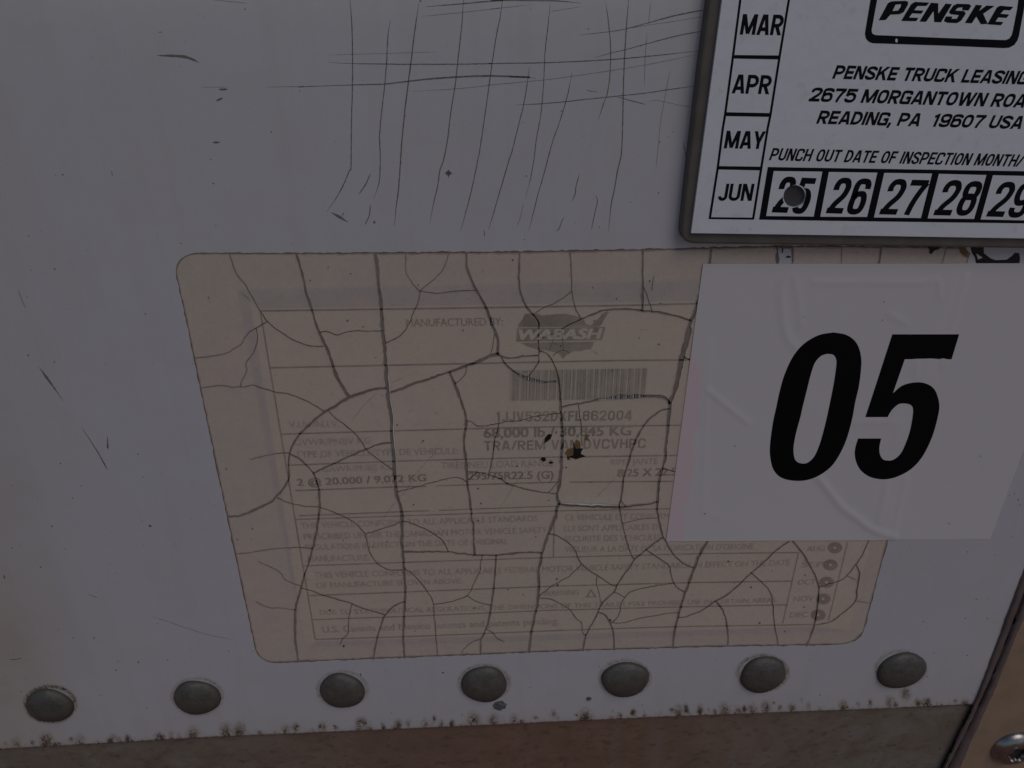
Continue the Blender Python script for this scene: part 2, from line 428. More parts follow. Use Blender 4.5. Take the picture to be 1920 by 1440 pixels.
def dome(c, r, h, rings=9, seg=40, lump=0.06):
    V = []; gr = []; Fc = []
    ph = rng.uniform(0, 6.28, 4)
    for i in range(rings):
        a = i / (rings - 1); rr = r * math.cos(a * math.pi / 2 * 0.985)
        hh = h * math.sin(a * math.pi / 2) ** 0.85
        for j in range(seg):
            t = 2 * math.pi * j / seg
            k = 1 + lump * (math.sin(2 * t + ph[0]) * 0.5 + math.sin(3 * t + ph[1]) * 0.35 + math.sin(5 * t + ph[2]) * 0.2) * (1 - 0.5 * a)
            V.append((c[0] + rr * k * math.cos(t), -hh + c[1], c[2] + rr * k * math.sin(t)))
            gr.append(min(1, max(0, 0.8 - a * 3.0) + 1.3 * max(0, -math.sin(t) + 0.05) * max(0, 1 - a * 1.0)))  # grime round the rim, plus shade painted onto the downward-facing half
    for i in range(rings - 1):
        for j in range(seg):
            k = (j + 1) % seg
            Fc.append((i * seg + j, i * seg + k, (i + 1) * seg + k, (i + 1) * seg + j))
    Fc.append(tuple((rings - 1) * seg + j for j in range(seg)))
    return V, Fc, gr
for n, (u, v) in enumerate(RIV):
    c = at(u, v + 1.5)
    R_ = (at(u + 43.5, v)[0] - at(u - 43.5, v)[0]) / 2
    V, Fc, gr = dome(c, R_ * rng.uniform(0.98, 1.02), R_ * 0.38)
    o = mesh_obj('rivet', V, Fc, RIVET, wall, True)
    a = o.data.attributes.new('grime_shade', 'FLOAT', 'POINT'); a.data.foreach_set('value', np.array(gr, dtype=np.float32))

# scratches in the paint: (path, width in pixels, faint?)
SC = [
 (path(('S1', [(420, -60), (420, 0), (435, 200), (440, 400), (440, 700), (432, 1000), (428, 1370)]), ('S3', [(330, 430), (280, 550), (220, 660), (140, 775)])), 1.7, 0),
 (path(('S1', [(750, 160), (730, 300), (720, 500), (705, 690), (675, 950), (660, 1130)]), ('S3', [(575, 180), (580, 330), (575, 500), (555, 590), (525, 665)])), 1.7, 0),
 (path(('S3', [(500, 715), (490, 800), (455, 880)])), 1.5, 0),
 (path(('S1', [(985, 20), (950, 250), (920, 500), (895, 690), (870, 900), (845, 1150)]), ('S3', [(745, 380), (730, 580), (710, 740), (697, 885)])), 2.0, 0),
 (path(('S1', [(1352, -60), (1335, 200), (1300, 520), (1280, 700), (1245, 920), (1220, 1130), (1185, 1310)]), ('S3', [(1070, 430), (1050, 560), (1020, 690), (985, 865)])), 1.7, 0),
 (path(('S1', [(1675, -60), (1655, 100), (1620, 280), (1585, 500), (1555, 720), (1520, 970), (1480, 1240)]), ('S3', [(1380, 340), (1340, 540), (1290, 740), (1238, 930)])), 1.6, 0),
 (path(('S1', [(1890, 540), (1870, 680), (1840, 860), (1790, 1060), (1740, 1260)]), ('S3', [(1640, 330), (1590, 500), (1540, 670), (1500, 810), (1465, 920)])), 1.6, 0),
 (path(('S2', [(490, 20), (470, 200), (445, 430), (435, 650), (420, 850), (400, 1000), (375, 1130), (355, 1300)]), ('S4', [(345, 400), (320, 530), (285, 655)])), 1.4, 0),
 (path(('S4', [(270, 700), (240, 830), (215, 890)])), 1.2, 1),
 (path(('S2', [(665, 590), (640, 730), (610, 850), (560, 1010), (500, 1180)]), ('S4', [(440, 450), (390, 620), (340, 820), (310, 930)])), 1.5, 0),
 (path(('S2', [(940, 20), (960, 150), (975, 290), (982, 430), (975, 620), (955, 760), (920, 860), (880, 980)])), 1.5, 0),
 (path(('S2', [(1132, -40), (1110, 230), (1095, 480), (1085, 750), (1080, 1000), (1070, 1250)]), ('S4', [(1040, 430), (1010, 600), (985, 720), (965, 930)])), 1.8, 0),
 (path(('S2', [(1470, 560), (1440, 720), (1410, 880), (1390, 1000), (1370, 1200), (1350, 1400)])), 1.2, 1),
 (path(('S4', [(725, 465), (700, 560), (690, 630), (665, 690)])), 1.3, 0),
 (path(('S4', [(598, 820), (575, 870), (555, 922), (530, 930)])), 1.3, 0),
 (path(('S4', [(860, 635), (873, 690), (850, 790), (825, 920)])), 1.4, 0),
 (path(('S4', [(1570, 190), (1595, 300), (1605, 430), (1600, 560)])), 1.2, 0),
 (path(('S3', [(500, 460), (460, 550), (405, 630)])), 1.7, 0),
 (path(('S3', [(175, 775), (240, 812), (320, 860)])), [1, 4.5, 1], 0),
 (path(('S3', [(285, 775), (265, 815)])), 1.6, 0),
 (path(('S3', [(1428, 920), (1435, 975)])), 1.4, 0),
 (path(('S0', [(1125, 490), (1280, 490)])), 1.0, 1),
 (path(('S0', [(1490, 490), (1700, 487)]), ('S1', [(0, 712), (200, 703), (440, 695), (630, 690), (705, 688), (895, 665), (1080, 645), (1290, 630), (1480, 622), (1620, 622), (1900, 632)]), ('S2', [(150, 627), (370, 640)])), [1.2, 1.2, 2.6, 2.8, 2.6], 0),
 (path(('S1', [(240, 510), (440, 520), (720, 524), (920, 526), (1300, 525), (1580, 520)]), ('S2', [(0, 520), (450, 513), (700, 503), (980, 487), (1300, 460), (1740, 412)])), 1.7, 0),
 (path(('S1', [(1040, 55), (1350, 30), (1500, 15), (1680, 3)]), ('S2', [(0, 1), (350, 5), (550, 8), (740, 25)])), 1.9, 0),
 (path(('S1', [(1000, 135), (1350, 100), (1650, 65)]), ('S2', [(0, 75), (350, 35)])), 1.3, 1),
 (path(('S2', [(480, 95), (740, 55)])), 1.0, 1),
 (path(('S1', [(900, 748), (1270, 728), (1555, 700)]), ('S2', [(0, 695), (430, 655), (660, 625), (1000, 575), (1300, 525), (1740, 435)])), 1.3, 1),
 (path(('S2', [(200, 860), (420, 848), (610, 832), (800, 810), (1000, 790), (1260, 762), (1480, 730), (1700, 700)])), 1.5, 0),
 (path(('S2', [(710, 288), (960, 260), (1110, 235), (1370, 165), (1520, 125), (1780, 75)])), [0.8, 1.2, 1.4, 2.3, 2.3], 0),
 (path(('S2', [(1110, 235), (1290, 205), (1500, 175), (1770, 130)])), 1.2, 1),
 (path(('S2', [(840, 475), (1000, 430), (1110, 405), (1270, 360), (1520, 295), (1750, 250)])), [1.0, 1.2, 1.6, 2.0], 0),
 (path(('S1', [(240, 450), (720, 437), (920, 430), (1140, 425)])), 1.0, 1),
 (path(('S2', [(1040, 795), (1270, 855)])), 1.6, 0),
 (path(('S2', [(1290, 835), (1330, 820), (1410, 830), (1540, 860), (1650, 875)])), 1.1, 1),
 (path(('S2', [(780, 735), (830, 748), (880, 752)])), 1.6, 1),
 (path(('S2', [(1310, 20), (1290, 200)])), 1.2, 1), (path(('S2', [(1280, 270), (1265, 450), (1258, 700)])), 1.3, 1),
 (path(('S0', [(880, 312), (1000, 315), (1060, 325), (1120, 352)])), [1.5, 4, 4.5, 2.5], 0),
 (path(('S0', [(1230, 503), (1280, 503)])), 3.4, 0), (path(('S0', [(1215, 568), (1255, 550)])), 3.2, 0),
 (path(('S0', [(1195, 801), (1237, 801)])), 2.8, 0), (path(('S0', [(890, 181), (915, 181)])), 2.4, 1),
 (path(('S0', [(1200, 0), (1390, 18)])), 1.2, 1), (path(('S0', [(625, 960), (635, 992)])), 1.8, 1),
 (path(('Q1', [(150, 365), (175, 440), (210, 515)])), 1.6, 1),
 (path(('Q1', [(318, 995), (380, 1080), (445, 1170), (525, 1280)])), [1.0, 4, 1.6, 0.7], 0),
 (path(('Q2', [(665, 90), (790, 280), (880, 440)])), [0.8, 1.5, 2.4], 0), (path(('Q2', [(878, 165), (882, 270)])), [0.8, 4.0], 0),
 (path(('R1', [(75, 550), (120, 553), (180, 540)])), 1.0, 0), (path(('Q2', [(30, 1300), (40, 1335)])), 3.0, 0),
 (path(('R1', [(720, 20), (800, 48)])), 1.4, 1), (path(('R1', [(1230, 195), (1500, 285), (1700, 350), (1900, 390)])), 1.0, 1),
]
for pts, wv, faint in SC:
    v, f = ribbon_geo(pts, np.array(wv) * 1.2 if not np.isscalar(wv) else wv * 1.2, 0.00003, 4.0, 0.12)
    mesh_obj('scratch', v, f, SCRF if faint else SCR, wall)

def fleck(u, v, r, h, ang=None, asp=None):
    n = rng.integers(6, 9); a = rng.uniform(0, 3.14) if ang is None else ang; k = rng.uniform(0.55, 1) if asp is None else asp
    pts = []
    for i in range(n):
        t = 2 * math.pi * i / n; q = r * rng.uniform(0.7, 1.15)
        x, y = q * math.cos(t), q * k * math.sin(t)
        pts.append((u + x * math.cos(a) - y * math.sin(a), v + x * math.sin(a) + y * math.cos(a)))
    return poly_geo(pts, h)
FL = [(p, 2.0) for p in Z('Q2', [(303, 667), (425, 902), (532, 1087), (1128, 312), (1168, 498), (660, 573), (1158, 852), (1432, 1047), (332, 1236), (98, 1080), (97, 570), (495, 388), (595, 672)])]
FL += [(p, 2.2) for p in Z('Q1', [(250, 205), (448, 195), (445, 955), (1190, 560), (1578, 967), (230, 900)])]
FL += [(p, 2.0) for p in Z('R1', [(600, 375), (770, 377), (1200, 947), (823, 847), (1870, 485), (1372, 556), (1132, 575), (950, 640), (965, 568), (172, 815)])]
FL += [(p, 2.0) for p in Z('R2', [(125, 485), (1205, 675), (1880, 660), (1455, 990), (1410, 640)])] + [(p, 1.8) for p in Z('R3', [(135, 660), (345, 622), (290, 1005), (1410, 608), (1765, 925), (845, 780)])]
FL += [(p, 1.8) for p in Z('R5', [(250, 842), (165, 555), (1180, 500), (1455, 518), (1130, 695), (1500, 835), (1530, 60), (1620, 218), (1098, 242), (705, 655), (1440, 215)])]
FL += [(p, 1.8) for p in Z('T4', [(1458, 1243), (1683, 1266), (1802, 780), (1873, 815), (1890, 858), (1823, 1123), (1840, 768)])]
FL += [(p, 2.0) for p in Z('S0', [(1525, 742), (1378, 52), (1043, 236), (1685, 512), (1185, 897), (1018, 1369), (160, 1328), (353, 983), (1200, 1032)])]
FL += [(p, 2.2) for p in Z('S2', [(580, 908), (1385, 1160), (1492, 1078), (800, 237), (1455, 1120)])] + [(p, 1.8) for p in Z('S4', [(292, 480), (275, 1000), (1372, 618), (690, 860), (890, 900), (72, 668)])]
FL += [((1277.5 / 1277.5 * 281.4, 986.2), 5.0), ((841, 325), 5.5), ((702, 417), 5.0), ((788, 2), 4.0)]
parts = [fleck(p[0], p[1], r * rng.uniform(0.6, 1.0), 0.00004) for p, r in FL]
for _ in range(330):
    u, v = rng.uniform(0, 1900), rng.uniform(0, 1400)
    if v > botline(u) - 4 or u > rgtline(v) - 6: continue
    parts.append(fleck(u, v, rng.uniform(0.5, 1.2), 0.00004))
v, f = join_geo(parts)
tag(mesh_obj('dirt_specks', v, f, SCR, wall), kind='stuff')
# star-shaped chip
pts = []
for i in range(16):
    t = 2 * math.pi * i / 16; r = (9 if i % 4 == 0 else 5.5 if i % 2 == 0 else 4) * rng.uniform(0.85, 1.1)
    pts.append((841 + r * math.cos(t), 325 + r * math.sin(t)))
mesh_obj('paint_chip', *poly_geo(pts, 0.00005), SCR, wall)

# ---------------------------------------------------------------- bottom rail
rail = thing('bottom_rail', 'weathered brown metal rail running below the white panel', 'rail', tuple(at(900, 1440)))
def build_rail():
    nx, nz = 220, 14; V = []; Fc = []; ru = []
    xs = np.linspace(at(-150, 1400)[0], at(1829, 1325)[0] + 0.0015, nx)
    for k in range(nz):
        for i, x in enumerate(xs):
            u0, _ = px(x, 0, at(900, 1400)[2])
            ztop = at(u0, botline(u0))[2] + 0.012
            z = ztop - 0.062 * k / (nz - 1)
            V.append((x, 0.0016, z))
            s = (u0) / 1920
            ru.append(np.interp(s, [0, 0.15, 0.27, 0.36, 0.5, 0.62, 0.72, 0.8, 1], [0.1, 0.15, 0.35, 0.75, 0.95, 0.9, 0.5, 0.15, 0.05]))
    for k in range(nz - 1):
        for i in range(nx - 1):
            a = k * nx + i; Fc.append((a, a + nx, a + nx + 1, a + 1))
    b0 = len(V)
    for k in (0, nz - 1):
        for i in range(nx):
            p = V[k * nx + i]; V.append((p[0], 0.012, p[2])); ru.append(0.3)
    for i in range(nx - 1):
        Fc.append((i, i + 1, b0 + i + 1, b0 + i))
        a = (nz - 1) * nx + i; Fc.append((a, b0 + nx + i, b0 + nx + i + 1, a + 1))
    o = mesh_obj('rail_face', V, Fc, RAIL, rail)
    a = o.data.attributes.new('rust', 'FLOAT', 'POINT'); a.data.foreach_set('value', np.array(ru, dtype=np.float32))
build_rail()

# ---------------------------------------------------------------- corner post, sealant and screw
post = thing('corner_post', 'tan metal corner post at the lower right, beside the dark sealant', 'corner post', tuple(at(1880, 1440)))
PE = [(1797, 1440), (1920, 1150), (2190, 430), (2440, -230)]     # left edge of the post
post_pts = [(1778, 1485)] + PE + [(2900, -230), (2500, 1485)]
v, f = slab_geo(post_pts, -0.010, 0.0012, 0.0006)
mesh_obj('post_face', v, f, POST, post)
seal = thing('sealant_strip', 'dark brown sealant strip between the white panel and the tan post', 'sealant', tuple(at(1840, 1400)))
def strip(name, left, rightp, h, m, parent, bulge=0.0, n=90):
    l = smooth(left, 9.0, 0.5); r = smooth(rightp, 9.0, 0.6)
    k = min(len(l), len(r)); l = l[np.linspace(0, len(l) - 1, k).astype(int)]; r = r[np.linspace(0, len(r) - 1, k).astype(int)]
    V = []; Fc = []; q = 7
    for i in range(k):
        for j in range(q):
            s = j / (q - 1); p = l[i] * (1 - s) + r[i] * s
            V.append(at(p[0], p[1], h + bulge * math.sin(math.pi * s) * (1 + 0.12 * math.sin(i * 0.35) + 0.06 * rng.normal())))
    for i in range(k - 1):
        for j in range(q - 1):
            a = i * q + j; Fc.append((a, a + 1, a + q + 1, a + q))
    return mesh_obj(name, V, front(Fc, V), m, parent, True)
LB = [(1752, 1485), (1770, 1440), (1829, 1318), (1908, 1108), (2164, 440), (2418, -220)]
JM = [(1758, 1485), (1776, 1440), (1841, 1308), (1917, 1118), (2172, 442), (2426, -220)]
PR = [(1786, 1485), (1806, 1440), (1926, 1152), (2196, 432), (2446, -228)]
strip('sealant_bead', [(a - 3, b) for a, b in LB], [(a + 1, b) for a, b in JM], 0.0002, SEAL, seal, 0.0010)
strip('sealant_bead', [(a + 2, b) for a, b in JM], PR, 0.0003, SEAL, seal, 0.0014)
strip('joint_backing', [(a - 6, b) for a, b in LB], [(a + 4, b) for a, b in PR], -0.0008, GAPM, seal)

def build_screw():
    h0 = 0.0012
    c = at(1899, 1401, h0)
    sc = thing('pan_head_screw', 'shiny pan head screw with star recess in the tan post', 'screw', tuple(c))
    R = 0.0106; H = 0.0044; seg = 72; rr = 0.0042
    prof = [(R, 0), (R * 0.995, 0.0007), (R * 0.95, 0.0017), (R * 0.85, 0.0028), (R * 0.72, 0.0036), (R * 0.58, 0.0041), (R * 0.48, H)]
    V = []; Fc = []
    def star(t): return rr * (1 + 0.17 * math.cos(6 * t))
    for r, h in prof:
        for j in range(seg):
            t = 2 * math.pi * j / seg; V.append((c[0] + r * math.cos(t), c[1] - h, c[2] + r * math.sin(t)))
    for k, h in ((1.12, H), (1.0, H - 0.0003), (0.97, H - 0.0024)):
        for j in range(seg):
            t = 2 * math.pi * j / seg; q = star(t) * k; V.append((c[0] + q * math.cos(t), c[1] - h, c[2] + q * math.sin(t)))
    nrg = len(prof) + 3
    for i in range(nrg - 1):
        for j in range(seg):
            k = (j + 1) % seg; Fc.append((i * seg + j, i * seg + k, (i + 1) * seg + k, (i + 1) * seg + j))
    o = mesh_obj('screw_head', V, Fc, CHROME, sc, [True] * len(Fc))
    nb = [V[(nrg - 1) * seg + j] for j in range(seg)]
    mesh_obj('star_recess', nb, [tuple(range(seg))], GAPM, sc)
build_screw()

# ---------------------------------------------------------------- certification label under cracked film
cert = thing('certification_label', 'cracked yellowed certification label with rounded corners, barcode and faded print', 'label', tuple(at(1000, 1225)))
OUT = (Z('A', [(300, 93), (230, 102), (170, 125), (115, 165), (80, 220), (64, 280), (68, 330)]) + [(352, 610), (404, 860), (452, 1086)] +
       Z('M', [(240, 1190), (265, 1240), (310, 1285), (370, 1318), (430, 1330)]) + [(720, 1233), (1040, 1220), (1320, 1211.5), (1576, 1207.3)] +
       Z('P', [(1480, 985), (1550, 960), (1600, 915), (1625, 880)]) + [(1663, 1014), (1740, 745), (1812, 494), (1817, 476), (1806, 466)] +
       [(1700, 464), (1560, 463), (1460, 463), (1340, 466), (1160, 470), (920, 474), (600, 475.8)])
INNER = [(443, 541), (1748, 512), (1596, 1183), (572, 1218)]     # printed sheet under the film
o = mesh_obj('printed_sheet', *poly_geo([(446, 544), (1745, 515), (1594, 1181), (574, 1216)], 0.00010), LSHEET, cert)

HP = 0.00014
BORD = m_plain('label_border_tint', (0.46, 0.475, 0.56), 0.6, var=0.12, scale=120)
for q in ([(446, 544), (1745, 515), (1738, 556), (484, 579)], [(446, 544), (468, 560), (560, 1130), (548, 1095)],
          [(592, 1203), (1528, 1175), (1590, 1183), (576, 1214)]):
    mesh_obj('printed_border', *poly_geo(q, 0.00011), BORD, cert)
def vup(u, v, cap, rot=0.0):
    d = np.array([u - 979.0, v - 3592.0]); d = d / np.linalg.norm(d) * cap
    c, s = math.cos(rot), math.sin(rot)
    return (d[0] * c - d[1] * s, d[0] * s + d[1] * c)
def text_geo(body, p0, p1, cap, h, bold=0.0, shear=0.0, rot=0.0, track=1.0):
    c = bpy.data.curves.new('t', 'FONT'); c.body = body; c.resolution_u = 3; c.fill_mode = 'FRONT'
    c.space_character = track
    o = bpy.data.objects.new('t', c); COL.objects.link(o)
    me = o.to_mesh(); n = len(me.vertices)
    co = np.zeros(n * 3); me.vertices.foreach_get('co', co); co = co.reshape(-1, 3)
    faces = [tuple(p.vertices) for p in me.polygons]
    o.to_mesh_clear(); bpy.data.objects.remove(o); bpy.data.curves.remove(c)
    CH = 0.682
    y = co[:, 1]; x = co[:, 0] + shear * y
    x0, x1 = x.min() - bold, x[y < 0.25].max() + bold
    a, b = at(*p0, h), at(*p1, h); up = vup(*p0, cap, rot); e = at(p0[0] + up[0], p0[1] + up[1], h)
    ex, ey = b - a, e - a
    V = []; FF = []
    for i, (s_, t_) in enumerate(((0, 0),) if not bold else ((-1, 0), (1, 0), (0, 0)) if bold < 0.03 else ((-1, -0.45), (1, -0.45), (-1, 0.45), (1, 0.45), (0, 0))):   # heavier strokes: copies side by side, microns apart
        o_ = len(V)
        V += list(a + np.outer((x + s_ * bold - x0) / (x1 - x0), ex) + np.outer((y + t_ * bold) / CH, ey) + np.array([0, -4e-6 * i, 0]))
        FF += [tuple(q + o_ for q in f) for f in faces]
    return V, front(FF, V)
def glyph_strokes(ch, w, t):
    a = t / 2; R = w - a; T = 1 - a
    sp = lambda pts: [tuple(q) for q in smooth(pts, 0.035)]
    def bowl(y0, y1, xc):
        c, ry, rx = (y0 + y1) / 2, (y1 - y0) / 2, R - xc
        return [(a, y1)] + [(xc + rx * math.sin(q), c + ry * math.cos(q)) for q in np.linspace(0, math.pi, 14)] + [(a, y0)]
    def loop(y0, y1):
        c, ry = (y0 + y1) / 2, (y1 - y0) / 2; rx = (R - a) / 2; r = min(rx * 1.35, ry); P_ = []
        for q in np.linspace(0, 2 * math.pi, 40):
            k = lambda v: math.copysign(abs(v) ** 0.78, v)
            P_.append((a + rx + rx * k(math.cos(q)), c + ry * k(math.sin(q))))
        return P_
    V = [(a, 0), (a, 1)]; bar = lambda y, x1=w: [(0, y), (x1, y)]
    top = [(R, 0.70), (R, 0.82), (w * 0.72, T - 0.005), (w * 0.28, T - 0.005), (a, 0.82)]
    if ch == 'E': return [V, bar(T), bar(0.5, w * 0.93), bar(a)]
    if ch == 'F': return [V, bar(T), bar(0.5, w * 0.9)]
    if ch == 'L': return [V, bar(a)]
    if ch == 'H': return [V, [(R, 0), (R, 1)], bar(0.5)]
    if ch == 'T': return [[(w / 2, 0), (w / 2, 1)], bar(T)]
    if ch == 'I': return [[(w / 2, 0), (w / 2, 1)]]
    if ch == 'P': return [V, bowl(0.43, T, w * 0.5)]
    if ch == 'R': return [V, bowl(0.46, T, w * 0.5), [(w * 0.42, 0.52), (w - a * 0.9, -0.06)]]
    if ch == 'B': return [V, bowl(0.5, T, w * 0.5), bowl(a, 0.5, w * 0.5)]
    if ch == 'D': return [V, bowl(a, T, w * 0.42)]
    if ch == 'U': return [[(a, 1)] + [(w / 2 - (R - a) / 2 * math.cos(q), 0.3 - (0.3 - a) * math.sin(q)) for q in np.linspace(0, math.pi, 14)] + [(R, 1)]]
    if ch == 'J': return [[(R, 1)] + [(w / 2 + (R - a) / 2 * math.cos(q), 0.27 - (0.27 - a) * math.sin(q)) for q in np.linspace(0, math.pi, 14)]]
    if ch == 'C': return [sp([(R, 0.66)] + top[1:] + [(a, 0.5), (a, 0.18), (w * 0.28, a), (w * 0.72, a), (R, 0.18), (R, 0.34)])]
    if ch == 'G': return [sp([(R, 0.68)] + top[1:] + [(a, 0.5), (a, 0.18), (w * 0.28, a), (w * 0.72, a), (R, 0.18), (R, 0.30)]), [(R, 0.0), (R, 0.5)], [(w * 0.52, 0.46), (w, 0.46)]]
    if ch in 'O0': return [loop(a, T)]
    if ch == 'S': return [sp([(R, 0.70), (R, 0.80), (w * 0.6, T), (w * 0.3, T - 0.02), (a, 0.78), (a, 0.67), (w * 0.42, 0.535), (w * 0.75, 0.42), (R, 0.28), (R, 0.20), (w * 0.65, a), (w * 0.35, a), (a, 0.2), (a, 0.31)])]
    if ch == 'A': return [[(a * 0.85, -0.06), (w / 2 - a * 0.35, 1.06)], [(w - a * 0.85, -0.06), (w / 2 + a * 0.35, 1.06)], [(w * 0.2, 0.28), (w * 0.8, 0.28)]]
    if ch == 'V': return [[(a * 0.85, 1.06), (w / 2 - a * 0.35, -0.06)], [(w - a * 0.85, 1.06), (w / 2 + a * 0.35, -0.06)]]
    if ch == 'X': return [[(a, -0.06), (R, 1.06)], [(a, 1.06), (R, -0.06)]]
    if ch == 'K': return [V, [(a, 0.34), (w - a * 0.8, 1.06)], [(w * 0.4, 0.66), (w - a * 0.7, -0.06)]]
    if ch == 'M': return [V, [(R, 0), (R, 1)], [(a * 1.1, 1.05), (w / 2, 0.05)], [(w - a * 1.1, 1.05), (w / 2, 0.05)]]
    if ch == 'N': return [V, [(R, 0), (R, 1)], [(a * 1.05, 1.04), (w - a * 1.05, -0.04)]]
    if ch == 'W': return [[(a * 0.8, 1.06), (w * 0.28, -0.06)], [(w * 0.28, -0.06), (w / 2, 1.06)], [(w / 2, 1.06), (w * 0.72, -0.06)], [(w * 0.72, -0.06), (w - a * 0.8, 1.06)]]
    if ch == 'Y': return [[(a * 0.8, 1.06), (w / 2, 0.36)], [(w - a * 0.8, 1.06), (w / 2, 0.36)], [(w / 2, 0), (w / 2, 0.46)]]
    if ch == '1': return [[(w * 0.62, 0), (w * 0.62, 1)], [(w * 0.12, 0.77), (w * 0.62, 0.86)]]
    if ch == '2': return [sp([(a, 0.66), (a, 0.80), (w * 0.32, T), (w * 0.68, T), (R, 0.80), (R, 0.68), (w * 0.72, 0.50), (w * 0.38, 0.28), (a * 1.15, a)]), bar(a)]
    if ch == '3': return [sp([(a, 0.70), (a, 0.80), (w * 0.32, T), (w * 0.68, T), (R, 0.80), (R, 0.66), (w * 0.45, 0.53)]), sp([(w * 0.45, 0.53), (R, 0.42), (R, 0.2), (w * 0.68, a), (w * 0.32, a), (a, 0.2), (a, 0.30)])]
    if ch == '4': return [[(w * 0.74, 0), (w * 0.74, 1)], [(0, 0.26), (w, 0.26)], [(a * 0.6, 0.26), (w * 0.72, 1.03)]]
    if ch == '5': return [[(a, T), (w * 0.97, T)], [(a * 1.25, 1), (a, 0.46)], sp([(a, 0.47), (w * 0.3, 0.61), (w * 0.62, 0.62), (R, 0.46), (R, 0.24), (w * 0.68, a), (w * 0.32, a), (a, 0.19), (a, 0.29)])]
    if ch in '69':
        g = sp([(R, 0.72), (R, 0.82), (w * 0.68, T), (w * 0.32, T), (a, 0.80), (a, 0.5), (a, 0.2), (w * 0.32, a), (w * 0.68, a), (R, 0.2), (R, 0.42), (w * 0.68, 0.57), (w * 0.36, 0.56), (a, 0.44)])
        return [g if ch == '6' else [(w - x, 1 - y) for x, y in g]]
    if ch == '7': return [bar(T), sp([(w * 0.93, T), (w * 0.72, 0.68), (w * 0.52, 0.35), (w * 0.42, 0)])]
    if ch == '8': return [loop(0.535, T), loop(a, 0.565)]
    if ch == '/': return [[(0.0, -0.08), (w, 1.06)]]
    if ch == ',': return [[(a * 1.3, a * 2.2), (a * 0.5, -0.17)]]
    return []
WID = {'M': 0.72, 'W': 0.86, 'A': 0.58, 'V': 0.56, 'I': 0.19, ' ': 0.22, ',': 0.17, '/': 0.34, 'T': 0.5, 'E': 0.47, 'F': 0.45, 'L': 0.45, 'J': 0.44, 'K': 0.58, 'Y': 0.56, 'X': 0.56, '1': 0.36}
def sign_geo(body, p0, p1, cap, h, t=0.17, shear=0.0, rot=0.0, gap=0.1):
    """bold condensed lettering built from strokes of even weight"""
    a, b = at(*p0, h), at(*p1, h); up = vup(*p0, cap, rot); e = at(p0[0] + up[0], p0[1] + up[1], h)
    ex, ey = b - a, e - a; ratio = np.linalg.norm(ex) / np.linalg.norm(ey)
    ws = [WID.get(c, 0.54) for c in body]; fix = [c in 'I,' for c in body]
    k = (ratio - gap * (len(body) - 1) - sum(w_ for w_, f_ in zip(ws, fix) if f_)) / sum(w_ for w_, f_ in zip(ws, fix) if not f_)
    ex = ex / ratio
    V = []; FF = []; x = 0.0; lay = 0
    for c, w_, f_ in zip(body, ws, fix):
        w_ = max(w_ if f_ else w_ * k, t * 1.05)
        for si, st in enumerate(glyph_strokes(c, w_, t)):
            r = np.array(st, float); n = len(r); closed = np.linalg.norm(r[0] - r[-1]) < 1e-6
            d = np.diff(r, axis=0); d /= np.linalg.norm(d, axis=1)[:, None] + 1e-12; nr = np.stack([-d[:, 1], d[:, 0]], 1)
            n0 = np.vstack([nr[-1] if closed else nr[0], nr]); n1 = np.vstack([nr, nr[0] if closed else nr[-1]])
            m_ = n0 + n1; m_ /= np.linalg.norm(m_, axis=1)[:, None]; m_ /= np.clip((m_ * n0).sum(1), 0.5, 1)[:, None]
            # clip slanted ends at base and cap line
            if n == 2 and (min(r[:, 1]) < -0.01 or max(r[:, 1]) > 1.01) and c != ',':
                dx = d[0]; q = [r[0] + m_[0] * t / 2, r[1] + m_[1] * t / 2, r[1] - m_[1] * t / 2, r[0] - m_[0] * t / 2]
                lo, hi = (0.0 if min(r[:, 1]) < -0.01 else None), (1.0 if max(r[:, 1]) > 1.01 else None)
                for i in range(4):
                    yy = q[i][1]; end0 = i in (0, 3); ry = r[0][1] if end0 else r[1][1]
                    if lo is not None and ry < 0: q[i] = q[i] + dx * ((0 - yy) / dx[1])
                    if hi is not None and ry > 1: q[i] = q[i] + dx * ((1 - yy) / dx[1])
                P_ = np.array(q); fs = [(0, 1, 2, 3)]
            else:
                P_ = np.vstack([r + m_ * t / 2, r - m_ * t / 2]); fs = [(i, i + 1, n + i + 1, n + i) for i in range(n - 1)]
            o_ = len(V)
            V += [a + ex * (x + q[0] + shear * q[1]) + ey * q[1] + np.array([0, -3e-6 * si, 0]) for q in P_]
            FF += [tuple(i + o_ for i in f) for f in fs]
        x += w_ + gap
    return V, front(FF, V)
def text(name, parent, m, *a, **k):
    v, f = text_geo(*a, **k); return mesh_obj(name, v, f, m, parent)

